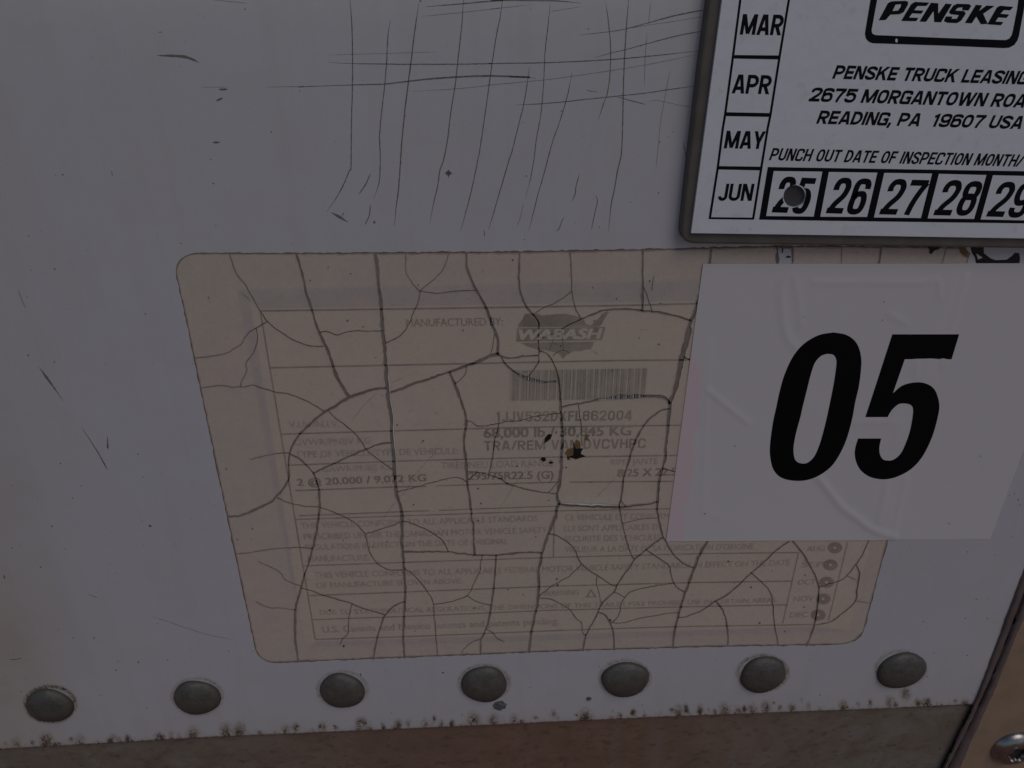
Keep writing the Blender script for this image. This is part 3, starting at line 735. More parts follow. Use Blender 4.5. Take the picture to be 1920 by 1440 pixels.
LINES = [  # (polyline, thickness in pixels)
 ([(488, 583), (591, 1199)], 2.6), ([(488, 583), (840, 578), (1160, 573), (1301, 569.5), (1735, 560)], 3.4),
 ([(506, 689.8), (723, 685), (1160, 676), (1275, 675), (1705, 667)], 3.0), ([(528, 814), (734, 808), (920, 803), (1054, 800), (1273, 797.5), (1676, 788)], 2.6),
 ([(538, 872.5), (738.7, 865), (873, 861), (1052, 857), (1265, 854), (1660, 845)], 2.6),
 ([(553, 920), (741.7, 913), (800, 912)], 2.6), ([(818, 911), (1043, 904)], 2.6), ([(1068, 904), (1262, 902.5)], 2.4),
 ([(561, 967), (805, 957.5)], 2.4), ([(822, 957), (1045, 949)], 2.2), ([(555, 974), (940, 961), (1043, 958), (1255, 954), (1510, 948)], 2.2),
 ([(568, 1061), (1040, 1045), (1320, 1038), (1499, 1036)], 2.2), ([(578, 1117), (760, 1110), (1040, 1099), (1292, 1092.5), (1486, 1089.6)], 2.4),
 ([(585, 1162), (757, 1156), (1040, 1144), (1275, 1138), (1476, 1134)], 2.2), ([(591, 1199), (756, 1194), (1040, 1182.5), (1267, 1175), (1528, 1171)], 2.2),
 ([(1039, 983), (1037.5, 1045)], 2.4), ([(1497, 1037), (1467.5, 1169)], 2.2), ([(1589, 1017), (1553, 1164.6)], 2.0)]
for pts, wv in LINES:
    r = np.array(pts, float); l, rr = sides(r, np.full(len(r), wv)); n = len(r)
    v = ats(l, HP) + ats(rr, HP); mesh_obj('printed_line', v, front([(i, i + 1, n + i + 1, n + i) for i in range(n - 1)], v), INK, cert)
TX = [
 ('MANUFACTURED BY:', (762, 612.5), (943, 610), 14.5, 0.012), ('V.I.N./N.I.V.', (542.5, 801.7), (636.7, 800.5), 12, 0.0),
 ('1JJV532DXFL862004', (930, 791), (1184, 788), 19, 0.035), ('68,000 lb / 30,845 KG', (906.7, 821), (1183, 816), 18, 0.03),
 ('TRA/REM VAN DVCVHPC', (908, 845), (1210, 840), 18, 0.03), ('GVWR/PNBV KG:', (553, 836), (700, 831.7), 12, 0.0),
 ('TYPE OF VEHICLE/TYPE DE VEHICULE:', (555, 858), (860, 851), 12, 0.012), ('GAWR/PNBE KG', (605, 885), (738, 881), 11, 0.0),
 ('TIRE/PNEU LOAD RANGE', (827, 879), (1037, 874), 12, 0.0), ('RIM / JANTE', (1145, 872), (1233, 870), 11, 0.0),
 ('2 @ 20.000 / 9.072 KG', (557.5, 911), (800, 902), 13, 0.03), ('295/75R22.5 (G)', (878, 900), (1038, 897), 14, 0.03),
 ('8.25 X 22.5', (1157, 894), (1268, 891), 14, 0.03),
 ('THIS VEHICLE CONFORMS TO ALL APPLICABLE STANDARDS', (565, 991), (1007.5, 977), 11, 0.01),
 ('PRESCRIBED UNDER THE CANADIAN MOTOR VEHICLE SAFETY', (570, 1012), (1021.7, 999), 11, 0.01),
 ('REGULATIONS IN EFFECT ON THE DATE OF ORIGINAL', (573, 1032), (953, 1020), 11, 0.01), ('MANUFACTURE.', (578, 1053), (693, 1051), 11, 0.01),
 ('CE VEHICULE EST CONFORME', (1059, 976), (1262, 973), 11, 0.01), ('LUI SONT APPLICABLES EN', (1057.5, 996.7), (1240, 993), 11, 0.01),
 ('SECURITE DES VEHICULES', (1058, 1016), (1240, 1013), 11, 0.01), ("VIGUEUR A LA DATE DE SA FABRICATION D'ORIGINE.", (1059, 1036), (1415, 1030), 11, 0.01),
 ('THIS VEHICLE CONFORMS TO ALL APPLICABLE FEDERAL MOTOR VEHICLE SAFETY STANDARDS IN EFFECT ON THE DATE', (590, 1084), (1480, 1060), 11, 0.01),
 ('OF MANUFACTURE SHOWN ABOVE.', (593, 1103), (866.7, 1094), 10, 0.01), ('WARNING', (1018, 1118), (1085, 1115), 10, 0.02),
 ('DUE TO STATE/POLITICAL REGULATIONS, THE DIMENSIONS OF THIS TRAILER MAY PROHIBIT USE IN CERTAIN AREAS.', (600, 1153), (1457, 1129), 9, 0.015),
 ('U.S. Canada and Mexico patents and patents pending.', (605, 1186.5), (1048, 1170), 12, 0.015),
 ('AUG', (1512, 1034), (1546, 1033), 10, 0.02), ('SEP', (1502, 1064), (1534, 1063), 10, 0.02), ('OCT', (1495, 1097), (1524, 1096), 10, 0.02),
 ('NOV', (1487, 1128), (1520, 1127), 10, 0.02), ('DEC', (1480, 1158), (1514, 1157), 10, 0.02)]
for b, p0, p1, cap, bold in TX:
    if b.startswith(('1JJ', 'TRA')): mesh_obj('printed_text', *sign_geo(b, p0, p1, cap, HP, 0.17, 0, 0, 0.12), INK, cert)
    else: text('printed_text', cert, INK if cap > 12 else INK2, b, p0, p1, cap, HP, bold)
for (u, v_) in Z('P', [(1370, 130), (1330, 285), (1295, 440), (1265, 590), (1220, 735)]):
    mesh_obj('month_dot', *poly_geo([(u + 14 * math.cos(t), v_ + 10.5 * math.sin(t)) for t in np.linspace(0, 2 * math.pi, 24, endpoint=False)], HP,
             [[(u + 3.2 * math.cos(t), v_ + 2.4 * math.sin(t)) for t in np.linspace(0, 2 * math.pi, 12, endpoint=False)]]), INK, cert)
mesh_obj('warning_triangle', *poly_geo(Z('O', [(650, 505), (585, 602), (715, 600)]), HP, [Z('O', [(650, 535), (612, 590), (688, 589)])]), INK, cert)
# maker's emblem: map outline behind a slanted name banner
mesh_obj('map_emblem', *poly_geo(Z('C', [(865, 770), (1000, 768), (1060, 790), (1200, 775), (1320, 770), (1420, 790), (1490, 815), (1530, 840), (1550, 880), (1590, 902),
        (1625, 890), (1655, 850), (1700, 820), (1730, 770), (1790, 740), (1812, 748), (1780, 800), (1745, 850), (1725, 900), (1690, 912), (785, 922), (800, 880), (838, 830)]), HP), INK, cert)
mesh_obj('map_emblem', *poly_geo(Z('C', [(815, 1097), (1640, 1083), (1632, 1130), (1602, 1168), (1645, 1190), (1692, 1226), (1660, 1222), (1630, 1182), (1560, 1166),
        (1500, 1190), (1420, 1190), (1350, 1220), (1290, 1276), (1250, 1220), (1180, 1200), (1100, 1180), (1000, 1170), (900, 1140)]), HP), INK, cert)
mesh_obj('name_banner', *poly_geo(Z('C', [(778, 934), (1770, 918), (1732, 1066), (766, 1084)]), HP), INK, cert)
text('name_text', cert, LSHEET, 'WABASH', (840 + 792 / 6, 460 + 1062 / 6), (840 + 1705 / 6, 460 + 1047 / 6), 18.5, HP + 0.00003, 0.045, 0.22)
# barcode: code 39 of the number printed under it
C39 = {'0': '000110100', '1': '100100001', '2': '001100001', '3': '101100000', '4': '000110001', '5': '100110000', '6': '001110000', '8': '100100100',
       'J': '000011100', 'V': '110000001', 'D': '000011001', 'X': '010010001', 'F': '001011000', 'L': '000000011' if False else '001000011', '*': '010010100'}
bars = []; x = 0.0
for ch in '*1JJV532DXFL862004*':
    for i, b in enumerate(C39[ch]):
        wv = 2.6 if b == '1' else 1.0
        if i % 2 == 0: bars.append((x, x + wv))
        x += wv
    x += 1.0
tl, tr, bl, br = np.array([957, 694.5]), np.array([1214, 690.5]), np.array([955.5, 752]), np.array([1210, 747])
parts = []
for a, b in bars:
    a, b = a / x, b / x
    q = [tl + (tr - tl) * a, tl + (tr - tl) * b, bl + (br - bl) * b, bl + (br - bl) * a]
    v = ats(q, HP); parts.append((v, front([(0, 1, 2, 3)], v)))
tag(mesh_obj('barcode', *join_geo(parts), INK, cert), kind='stuff')

# cracks (path, width in pixels)
CR = [
 (path(('A', [(655, 80), (690, 190), (735, 310), (790, 390), (840, 440), (875, 510), (920, 590), (1000, 730), (1040, 785), (1090, 855), (1160, 925), (1250, 985), (1370, 1060), (1500, 1115), (1600, 1132), (1725, 1135)])), 1.7),
 (path(('A', [(1412, 80), (1450, 220), (1500, 400), (1515, 510), (1545, 600), (1590, 725), (1620, 840), (1650, 930), (1690, 1020), (1740, 1120), (1790, 1240), (1825, 1355)]), ('E', [(1740, 260), (1800, 370), (1850, 455), (1885, 500)])), [3.4, 3.6, 3.8, 5.0, 5.2, 5.0]),
 (path(('A', [(265, 1271), (440, 1250), (600, 1220), (700, 1170), (805, 1100), (830, 1045), (885, 975), (960, 930), (1035, 885), (1090, 858)])), 1.5),
 (path(('A', [(960, 935), (978, 1010), (970, 1100), (935, 1200), (845, 1325), (858, 1390)]), ('E', [(740, 180), (730, 235), (690, 305), (665, 390)])), 1.7),
 (path(('E', [(222, 404), (440, 380), (540, 385), (590, 405), (620, 392), (730, 393), (775, 373), (850, 385), (1040, 445), (1180, 465), (1340, 520), (1460, 575), (1540, 620), (1597, 660)])), 1.7),
 (path(('F', [(745, 405), (640, 415), (520, 445), (400, 485), (330, 510), (250, 555), (150, 620), (70, 665)]), ('E', [(1530, 730), (1460, 800), (1400, 860), (1340, 915), (1285, 985), (1245, 1060), (1220, 1140)]), ('I', [(965, 180), (970, 270), (970, 350), (930, 420), (880, 490), (830, 545), (770, 605), (680, 650), (600, 690), (500, 735), (400, 765), (290, 773)])), [3.4, 4.5, 4.2, 3.2, 2.6, 3.0, 4.0, 3.0]),
 (path(('B', [(620, 80), (645, 260), (655, 420), (675, 560), (690, 720), (700, 860), (710, 1000), (725, 1150), (738, 1350)]), ('F', [(742, 160), (750, 300), (762, 420), (775, 560), (800, 700), (808, 800), (803, 890), (815, 1000), (825, 1120), (835, 1260)]), ('J', [(715, 240), (730, 420), (740, 520), (770, 600), (795, 700), (800, 760), (805, 830), (803, 950), (800, 1080), (815, 1200), (820, 1290)]), ('N', [(222, 290), (235, 430), (240, 560), (235, 680), (225, 850), (220, 1000), (218, 1150), (232, 1285)])), [6.0, 5.5, 5.5, 6.5, 6.5, 5.5, 6.0, 5.5, 5.0, 4.0, 3.5, 3.5]),
 (path(('F', [(100, 660), (130, 705), (240, 790), (330, 860), (420, 950), (480, 1030), (515, 1090), (580, 1150), (700, 1240), (825, 1328)])), 1.6),
 (path(('F', [(805, 1022), (720, 1025), (640, 1045), (515, 1095), (400, 1145), (270, 1200), (160, 1255), (0, 1325)]), ('I', [(1245, 285)])), 2.4),
 (path(('I', [(985, 70), (1080, 115), (1160, 185), (1220, 250), (1260, 310), (1290, 390), (1308, 470), (1315, 560), (1315, 650), (1308, 750), (1300, 800), (1290, 880), (1270, 1000), (1240, 1110), (1200, 1270), (1150, 1420)]), ('M', [(750, 490), (705, 640), (685, 730), (680, 900), (685, 1100), (700, 1210), (717, 1330)])), [1.8, 2.5, 3.8, 3.6, 3.0, 3.2, 4.2, 3.0]),
 (path(('I', [(530, 130), (620, 105), (700, 88), (800, 68), (915, 57), (985, 60)])), 1.5),
 (path(('I', [(835, 555), (900, 590), (1010, 628), (1100, 645), (1195, 662), (1310, 662)])), 1.5),
 (path(('I', [(1320, 670), (1450, 710), (1510, 740), (1600, 780), (1680, 820), (1750, 880), (1800, 930)]), ('J', [(385, 960), (405, 1030), (420, 1110), (450, 1200), (520, 1290), (600, 1350), (690, 1375), (815, 1368)])), 1.7),
 (path(('J', [(390, 965), (500, 935), (600, 900), (700, 870), (780, 830), (820, 828), (865, 830), (920, 855), (1000, 885), (1100, 930), (1180, 980), (1250, 1030), (1290, 1090), (1325, 1170)])), 1.8),
 (path(('J', [(820, 1165), (1000, 1168), (1325, 1168), (1400, 1182), (1500, 1190), (1620, 1205), (1750, 1205)]), ('K', [(420, 1205), (560, 1190), (700, 1178), (840, 1175), (935, 1180)])), 2.6),
 (path(('F', [(1458, 222), (1510, 350), (1570, 500), (1610, 620), (1640, 740), (1640, 860), (1620, 950), (1620, 1080), (1640, 1200)]), ('J', [(1530, 280), (1540, 410), (1555, 520), (1575, 680), (1585, 800), (1605, 850), (1605, 960), (1612, 1080), (1620, 1205)])), [4.0, 4.5, 4.2, 4.2, 4.0, 3.0, 2.8]),
 (path(('F', [(785, 457), (900, 420), (1000, 380), (1100, 340), (1250, 295), (1370, 250), (1460, 220), (1560, 190), (1640, 155), (1720, 130), (1800, 95), (1880, 60)]), ('C', [(480, 1240), (570, 1222)])), [3.5, 4.2, 4.0, 2.6, 4.6, 5.0, 4.5]),
 (path(('C', [(205, 70), (210, 180), (215, 270), (260, 380), (310, 490), (370, 590), (425, 700), (470, 810), (510, 930), (550, 1020), (565, 1100), (560, 1200), (580, 1240)])), [3.0, 4.2, 4.0, 4.2, 5.0, 5.0]),
 (path(('C', [(525, 990), (510, 1060), (505, 1140), (480, 1230)])), 1.1),
 (path(('C', [(580, 1240), (640, 1260), (700, 1270), (800, 1258), (880, 1245), (1015, 1238)])), 2.2),
 (path(('C', [(802, 70), (800, 250), (800, 400), (805, 490), (840, 600), (880, 690), (950, 775), (1020, 860), (1018, 950), (1015, 1050), (1022, 1140), (1025, 1200), (1018, 1320)]), ('G', [(1015, 130), (960, 200), (905, 280)])), [2.2, 2.6, 3.2, 2.8, 2.0, 1.8, 1.6]),
 (path(('C', [(1373, 60), (1382, 220), (1390, 380), (1390, 500), (1425, 680), (1492, 822)])), 1.8),
 (path(('C', [(1392, 515), (1300, 590), (1180, 660), (1080, 700), (1000, 745), (950, 778)])), 1.4),
 (path(('C', [(1015, 1055), (1100, 1025), (1200, 985), (1280, 940), (1400, 875), (1500, 830), (1600, 790), (1720, 740), (1800, 722)]), ('D', [(600, 720), (760, 720), (860, 738), (980, 745), (1100, 760), (1250, 795), (1415, 845)])), [1.8, 2.0, 2.4, 2.6, 3.0, 3.0, 2.6]),
 (path(('D', [(870, 40), (868, 250), (870, 460), (870, 660), (862, 740)])), 3.4),
 (path(('D', [(880, 470), (915, 540), (940, 630), (965, 690), (975, 748)])), 1.3),
 (path(('D', [(1500, 560), (1485, 640), (1465, 720), (1440, 800), (1410, 850), (1390, 950), (1360, 1080), (1330, 1200), (1305, 1290)]), ('H', [(1395, 240), (1370, 370), (1340, 470), (1300, 550), (1295, 620), (1280, 760), (1270, 880), (1255, 1000), (1245, 1130), (1250, 1170), (1220, 1280), (1190, 1380)]), ('L', [(935, 360), (925, 450), (920, 560), (912, 640), (915, 720), (930, 800), (950, 900), (980, 1000), (1010, 1050), (1060, 1150), (1110, 1210), (1200, 1290), (1325, 1350)])), [3.5, 6.5, 10.0, 9.0, 6.5, 6.0, 4.5, 4.2, 4.0, 3.4, 2.8, 2.0, 1.8]),
 (path(('H', [(75, 620), (200, 590), (300, 575), (440, 548), (540, 535), (640, 520), (750, 508), (850, 504), (1000, 497), (1100, 497), (1200, 505), (1260, 530), (1297, 585)])), [2.0, 2.2, 2.5, 4.5, 7.5, 7.0, 4.5, 4.5, 4.5]),
 (path(('H', [(1293, 634), (1190, 660), (1120, 710), (1050, 770), (1000, 830), (940, 930), (900, 1020), (860, 1120), (840, 1210), (800, 1330)]), ('L', [(545, 310), (530, 370), (510, 560), (487, 640), (500, 740), (520, 840), (550, 980), (590, 1110), (620, 1200), (658, 1250)])), [1.8, 2.4, 3.4, 3.2, 3.0, 2.8, 2.0, 1.6, 1.4]),
 (path(('C', [(1020, 1185), (1090, 1200)]), ('G', [(1140, 45), (1180, 110), (1220, 200), (1240, 280), (1255, 400), (1262, 520), (1265, 640), (1275, 740), (1283, 840), (1285, 950), (1280, 1080), (1275, 1200)]), ('K', [(1150, 240), (1135, 380), (1110, 500), (1105, 560), (1128, 622), (1105, 680), (1085, 780), (1040, 890), (1000, 1000), (960, 1100), (935, 1200), (920, 1290), (900, 1370)]), ('N', [(1740, 400), (1740, 560), (1720, 700), (1690, 830), (1665, 960), (1640, 1100), (1630, 1225)])), [1.6, 2.2, 3.8, 4.6, 5.5, 5.5, 5.0, 5.0, 4.5, 4.5, 4.0, 3.8, 4.4]),
 (path(('K', [(1120, 628), (1200, 640), (1300, 645), (1450, 655), (1600, 655), (1800, 665)]), ('L', [(560, 660), (680, 645), (800, 632), (920, 605)])), [3.5, 4.2, 4.6, 4.0, 3.0, 2.4, 1.8]),
 (path(('G', [(598, 50), (640, 125), (700, 185), (770, 240), (850, 278), (920, 302), (1020, 327), (1100, 338), (1250, 325)])), [2.0, 2.6, 3.6, 5.5, 5.5, 4.4, 3.0]),
 (path(('G', [(205, 775), (265, 785), (310, 825), (380, 832), (480, 820), (570, 800), (680, 780), (800, 775), (940, 735), (1080, 710), (1265, 690)])), 1.6),
 (path(('G', [(570, 800), (560, 880), (530, 970), (515, 1060), (505, 1160), (480, 1280), (455, 1388)])), 2.0),
 (path(('K', [(95, 266), (210, 272), (330, 300), (470, 345), (540, 400), (640, 430), (760, 465), (880, 488), (1000, 505), (1100, 514)])), [1.4, 1.6, 2.4, 2.4, 1.6, 1.4]),
 (path(('K', [(105, 362), (205, 275)])), 1.4),
 (path(('J', [(745, 495), (880, 462), (1000, 430), (1100, 400), (1180, 380), (1280, 350), (1400, 330), (1460, 333), (1540, 388)])), 1.5),
 (path(('N', [(1260, 122), (1255, 260), (1240, 420), (1225, 580), (1200, 720), (1180, 850), (1150, 950), (1110, 1040), (1085, 1080), (1087, 1250)])), 2.8),
 (path(('N', [(1108, 125), (1085, 210), (1080, 300), (1040, 390), (1000, 470), (975, 530), (930, 585), (850, 620), (720, 655), (560, 680)])), 1.4),
 (path(('N', [(930, 583), (1030, 640), (1110, 668), (1200, 690)])), 1.3),
 (path(('N', [(228, 270), (330, 350), (420, 440), (490, 540), (540, 620), (560, 690), (562, 790), (580, 950), (585, 1100), (605, 1265)])), 1.8),
 (path(('N', [(235, 650), (150, 675), (80, 725), (0, 820)]), ('M', [(1640, 930), (1600, 1080), (1555, 1300)])), 2.5),
 (path(('M', [(745, 495), (850, 520), (970, 570), (1150, 620), (1320, 670), (1400, 710), (1500, 740), (1600, 770), (1695, 800)])), 2.1),
 (path(('M', [(1322, 670), (1295, 770), (1280, 900), (1270, 1010), (1220, 1060), (1185, 1130)])), 1.4),
 (path(('M', [(270, 195), (380, 250), (470, 290), (530, 340), (560, 395), (640, 440), (755, 475)])), 1.3),
 (path(('M', [(240, 650), (370, 710), (500, 720), (685, 742)])), 1.1),
 (path(('M', [(20, 109), (160, 102), (300, 75), (450, 52), (600, 45), (740, 37), (880, 48)])), 1.5),
 (path(('N', [(1085, 1073), (1000, 1100), (930, 1150), (890, 1190), (872, 1255)])), 1.4), (path(('N', [(1148, 955), (1225, 1000), (1270, 1055), (1350, 1100)])), 1.3),
 (path(('K', [(1010, 965), (1110, 990), (1220, 1055), (1290, 1120), (1325, 1180), (1335, 1230), (1380, 1300), (1430, 1350), (1490, 1390)]), ('O', [(760, 380), (850, 440), (900, 468), (940, 472)])), 2.1),
 (path(('L', [(980, 1005), (900, 1055), (790, 1140), (715, 1205), (655, 1255), (600, 1340)]), ('O', [(1010, 360), (960, 430), (930, 490), (900, 550), (830, 610), (770, 670), (740, 740), (700, 830), (640, 930), (600, 1010), (575, 1090), (556, 1205)])), 2.3),
 (path(('L', [(785, 1143), (870, 1200), (960, 1260), (1050, 1330)]), ('O', [(1545, 330), (1580, 435), (1620, 490), (1700, 540)])), 2.0),
 (path(('O', [(1580, 440), (1400, 465), (1180, 510), (1080, 545), (1030, 600), (980, 690), (975, 760), (940, 830), (875, 890)])), 1.7),
 (path(('O', [(735, 772), (800, 790), (860, 880), (895, 980), (905, 1080), (911, 1195)])), 2.3),
 (path(('O', [(910, 540), (970, 570), (1032, 602)])), 1.4),
 (path(('O', [(880, 885), (990, 888), (1080, 870), (1180, 840), (1400, 805), (1520, 780), (1635, 775)])), 1.1),
 (path(('O', [(1625, 826), (1680, 825)]), ('P', [(70, 735), (160, 700), (240, 650), (290, 610), (350, 580), (430, 530), (520, 450), (620, 355), (720, 270), (820, 170), (960, 70)])), [1.0, 1.6, 2.4, 2.0, 2.4, 2.2]),
 (path(('L', [(1480, 1045), (1400, 1180), (1340, 1330)]), ('O', [(1750, 430), (1690, 610), (1640, 770), (1600, 930), (1580, 1060), (1566, 1175)])), [4.0, 3.8, 3.8, 3.4, 3.6]),
 (path(('P', [(612, 350), (700, 430), (770, 500), (805, 580), (815, 700), (830, 850), (850, 940), (864, 1015)])), 1.8),
 (path(('P', [(285, 605), (340, 660), (380, 740), (400, 830), (405, 930), (405, 1020)])), 2.6),
 (path(('P', [(985, 60), (1050, 140), (1110, 230), (1160, 320), (1200, 400), (1225, 490), (1215, 640), (1190, 800), (1160, 900), (1115, 1015)])), 2.8),
 (path(('P', [(1222, 488), (1320, 455), (1420, 425), (1480, 380), (1560, 280), (1620, 190), (1680, 50)])), 1.7),
 (path(('P', [(1560, 278), (1590, 350), (1580, 440), (1565, 520), (1565, 580), (1520, 650), (1440, 720), (1340, 790), (1185, 832)])), [1.4, 3.0, 2.0, 1.6, 1.6, 1.4]),
 (path(('P', [(1555, 608), (1695, 627)])), 1.1), (path(('P', [(1480, 382), (1555, 415)])), 1.0),
 (path(('O', [(65, 585), (200, 480), (290, 425), (380, 380), (450, 320), (535, 235)])), 1.4),
 (path(('O', [(68, 608), (200, 622), (320, 680), (420, 750), (490, 850), (540, 880), (550, 960), (565, 1020), (600, 1025)])), 1.4),
 (path(('O', [(715, 365), (710, 450), (740, 550), (755, 640), (785, 668)])), 1.2),
 (path(('D', [(1648, 15), (1640, 60), (1622, 230)])), 4.0), (path(('T1', [(1392, 5), (1380, 200)])), 1.3), (path(('T1', [(1718, 5), (1682, 200)])), 2.6),
 (path(('T2', [(1290, 15), (1230, 200)])), 1.4),
 (path(('B', [(967, 75), (963, 280), (990, 340), (1050, 440), (1125, 522)])), 1.5), (path(('B', [(1455, 70), (1400, 240), (1310, 360), (1150, 490), (1122, 520)])), 1.5),
 (path(('B', [(1128, 515), (1105, 640), (1070, 720), (1000, 880), (950, 970), (850, 1050), (735, 1102)])), 1.8), (path(('B', [(1130, 512), (1200, 525), (1300, 540), (1400, 530), (1500, 515), (1600, 508), (1750, 507)])), 1.6),
 (path(('B', [(-5, 980), (70, 965), (150, 995), (190, 1008), (320, 970), (430, 960), (550, 965), (700, 958)])), 1.5),
 (path(('C', [(1210, 975), (1180, 1080), (1140, 1180)])), 0.9), (path(('C', [(1268, 940), (1288, 1040), (1295, 1150), (1300, 1185)])), 1.0), (path(('C', [(1180, 1250), (1230, 1205), (1300, 1180), (1370, 1215)])), 0.9),
 (path(('F', [(1652, 150), (1640, 230), (1600, 290), (1512, 362)])), 1.2), (path(('G', [(1470, 590), (1480, 700), (1500, 830), (1510, 1060)])), 1.3),
 (path(('D', [(975, 500), (980, 430), (1000, 340)])), 1.1), (path(('L', [(505, 590), (560, 662)])), 1.1), (path(('L', [(520, 850), (700, 805), (800, 792), (925, 790)])), 1.0),
 (path(('L', [(970, 226), (1130, 272)])), 1.8), (path(('H', [(1450, 55), (1560, 105)])), 2.2), (path(('K', [(1120, 370), (1060, 450), (1010, 500)])), 1.1),
 ([(1473, 450), (1472, 480), (1470, 520)], 27.0),
]
LIFT = {30: (0, -1, 0.00085), 6: (1, 0, 0.00022), 5: (0.3, 1, 0.0001)}    # cracks whose one lip stands up: side and height

def build_film():
    V2 = []; Ed = []; Fi = []; info = []
    oa = []
    pts = []
    for i in range(len(OUT)):
        a = np.array(OUT[i]); b = np.array(OUT[(i + 1) % len(OUT)]); n = max(1, int(np.linalg.norm(b - a) / 7))
        for k in range(n):
            q = a + (b - a) * k / n
            long = np.linalg.norm(b - a) > 60
            pts.append(q + (rng.normal(0, 0.35, 2) if long else 0))
    top = lambda q: q[1] < 480 and q[0] > 400
    base = 0
    V2 += [tuple(q) for q in pts]; Fi.append(list(range(len(pts)))); 
    gr_parts = []
    lines = []
    for ci, (p, wv) in enumerate(CR):
        r = smooth(p, 6.0, 0.35); n = len(r)
        t = np.linspace(0, 1, n)
        ww = np.full(n, float(wv)) if np.isscalar(wv) else np.interp(t, np.linspace(0, 1, len(wv)), wv)
        if np.isscalar(wv) and wv < 2.2: ww = ww * 0.82
        ww = ww * (1 + 0.16 * rng.normal(0, 1, n).clip(-2, 2)); ww = np.maximum(ww, 0.6)
        # free ends run out to a hair
        l, rr = sides(r, ww)
        if ww.max() > 3:
            l = l + rng.normal(0, 0.35, l.shape); rr = rr + rng.normal(0, 0.35, rr.shape)
        b0 = len(V2)
        V2 += [tuple(q) for q in l] + [tuple(q) for q in rr]
        for i in range(n - 1): Fi.append([b0 + i, b0 + i + 1, b0 + n + i + 1, b0 + n + i])
        l2, r2 = sides(r, ww + 0.9)
        gv = ats(l2, 0.000125) + ats(r2, 0.000125)
        bare = {27: (0.33, 0.72), 31: (0.34, 0.95)}.get(ci, (2, 2))     # clean paper shows where the barcode is laid open
        if ww.max() < 20: gr_parts.append((gv, front([(i, i + 1, n + i + 1, n + i) for i in range(n - 1) if not bare[0] < i / n < bare[1]], gv)))
        lines.append((r, ww, ci))
    # inner points so that the film can bend
    allp = np.concatenate([l[0] for l in lines])
    for u in np.arange(325, 1830, 9.0):
        for v in np.arange(458, 1250, 9.0):
            V2.append((u + rng.uniform(-2, 2), v + rng.uniform(-2, 2)))
    Fi = [ccw(q, V2) for q in Fi]
    res = delaunay_2d_cdt([Vector(q) for q in V2], [], Fi, 0, 1e-5)
    vo, fo, of = res[0], res[2], res[5]
    keep = [f for f, ids in zip(fo, of) if ids == [0] or (0 in ids and len(ids) == 1)]
    vo = np.array([(q[0], q[1]) for q in vo])
    # split into connected flakes
    par = list(range(len(vo)))
    def find(a):
        while par[a] != a: par[a] = par[par[a]]; a = par[a]
        return a
    ecount = {}
    for f in keep:
        for i in range(len(f)):
            e = tuple(sorted((f[i], f[(i + 1) % len(f)]))); ecount.setdefault(e, []).append(f)
    fpar = {}
    comp = {}
    fid = {id(f): i for i, f in enumerate(keep)}
    fp = list(range(len(keep)))
    def ff(a):
        while fp[a] != a: fp[a] = fp[fp[a]]; a = fp[a]
        return a
    for e, fs in ecount.items():
        if len(fs) == 2: fp[ff(fid[id(fs[0])])] = ff(fid[id(fs[1])])
    groups = {}
    for i, f in enumerate(keep): groups.setdefault(ff(i), []).append(f)
    # heights
    inn = np.array(INNER, float)
    def edge_dist(p):
        d = np.full(len(p), 1e9)
        for i in range(4):
            a, b = inn[i], inn[(i + 1) % 4]; t = (b - a) / np.linalg.norm(b - a)
            nrm = np.array([-t[1], t[0]]); d = np.minimum(d, (p - a) @ nrm)
        return d
    d = edge_dist(vo)
    s = np.clip((d + 9) / 18, 0, 1); s = s * s * (3 - 2 * s)
    H = 0.00016 + 0.00013 * s
    H += 0.000012 * np.sin(vo[:, 0] * 0.031 + 1.3 * np.sin(vo[:, 1] * 0.02)) + 0.000012 * np.sin(vo[:, 1] * 0.043 + vo[:, 0] * 0.011)
    curl = np.zeros(len(vo))
    for r, ww, ci in lines:
        if ww.max() > 20: continue
        dd = np.full(len(vo), 1e9); wi = np.zeros(len(vo)); sg = np.zeros((len(vo), 2))
        lo, hi = r.min(0) - 30, r.max(0) + 30
        m = np.where((vo[:, 0] > lo[0]) & (vo[:, 0] < hi[0]) & (vo[:, 1] > lo[1]) & (vo[:, 1] < hi[1]))[0]
        if len(m) == 0: continue
        D = vo[m][:, None, :] - r[None, :, :]; q = np.linalg.norm(D, axis=2); k = q.argmin(1)
        q0 = q[np.arange(len(m)), k]; dv = D[np.arange(len(m)), k]
        amp = np.clip(ww[k] / 5.0, 0.12, 1.0) * 0.00015
        c = amp * (0.6 + 0.4 * np.sin(k * 0.21 + ci)) * np.exp(-(q0 / 8.0) ** 2)
        if ci in LIFT:
            dx, dy, a = LIFT[ci]; side = (dv @ np.array([dx, dy])) > 0
            tt = np.clip(np.sin(np.pi * k / len(r)), 0, 1) ** 0.6
            c = np.where(side, a * tt * np.exp(-(q0 / 10.0) ** 2), c)
        curl[m] = np.maximum(curl[m], c)
    H = H + curl
    P3 = atv(vo[:, 0], vo[:, 1], H)
    for gi, fs in sorted(groups.items(), key=lambda kv: -len(kv[1])):
        if len(fs) < 3:
            continue
        idx = {}; V = []; Fc = []; fm = []; sm = []
        for f in fs:
            q = []
            for i in f:
                if i not in idx: idx[i] = len(V); V.append(P3[i])
                q.append(idx[i])
            Fc.append(tuple(q))
        Fc = front(Fc, V); fm = [0] * len(Fc); sm = [True] * len(Fc)
        # walls of the flake down to what it sticks to
        own = {}
        for f in Fc:
            for i in range(len(f)):
                a, b = f[i], f[(i + 1) % len(f)]; own[(a, b)] = own.get((a, b), 0) + 1
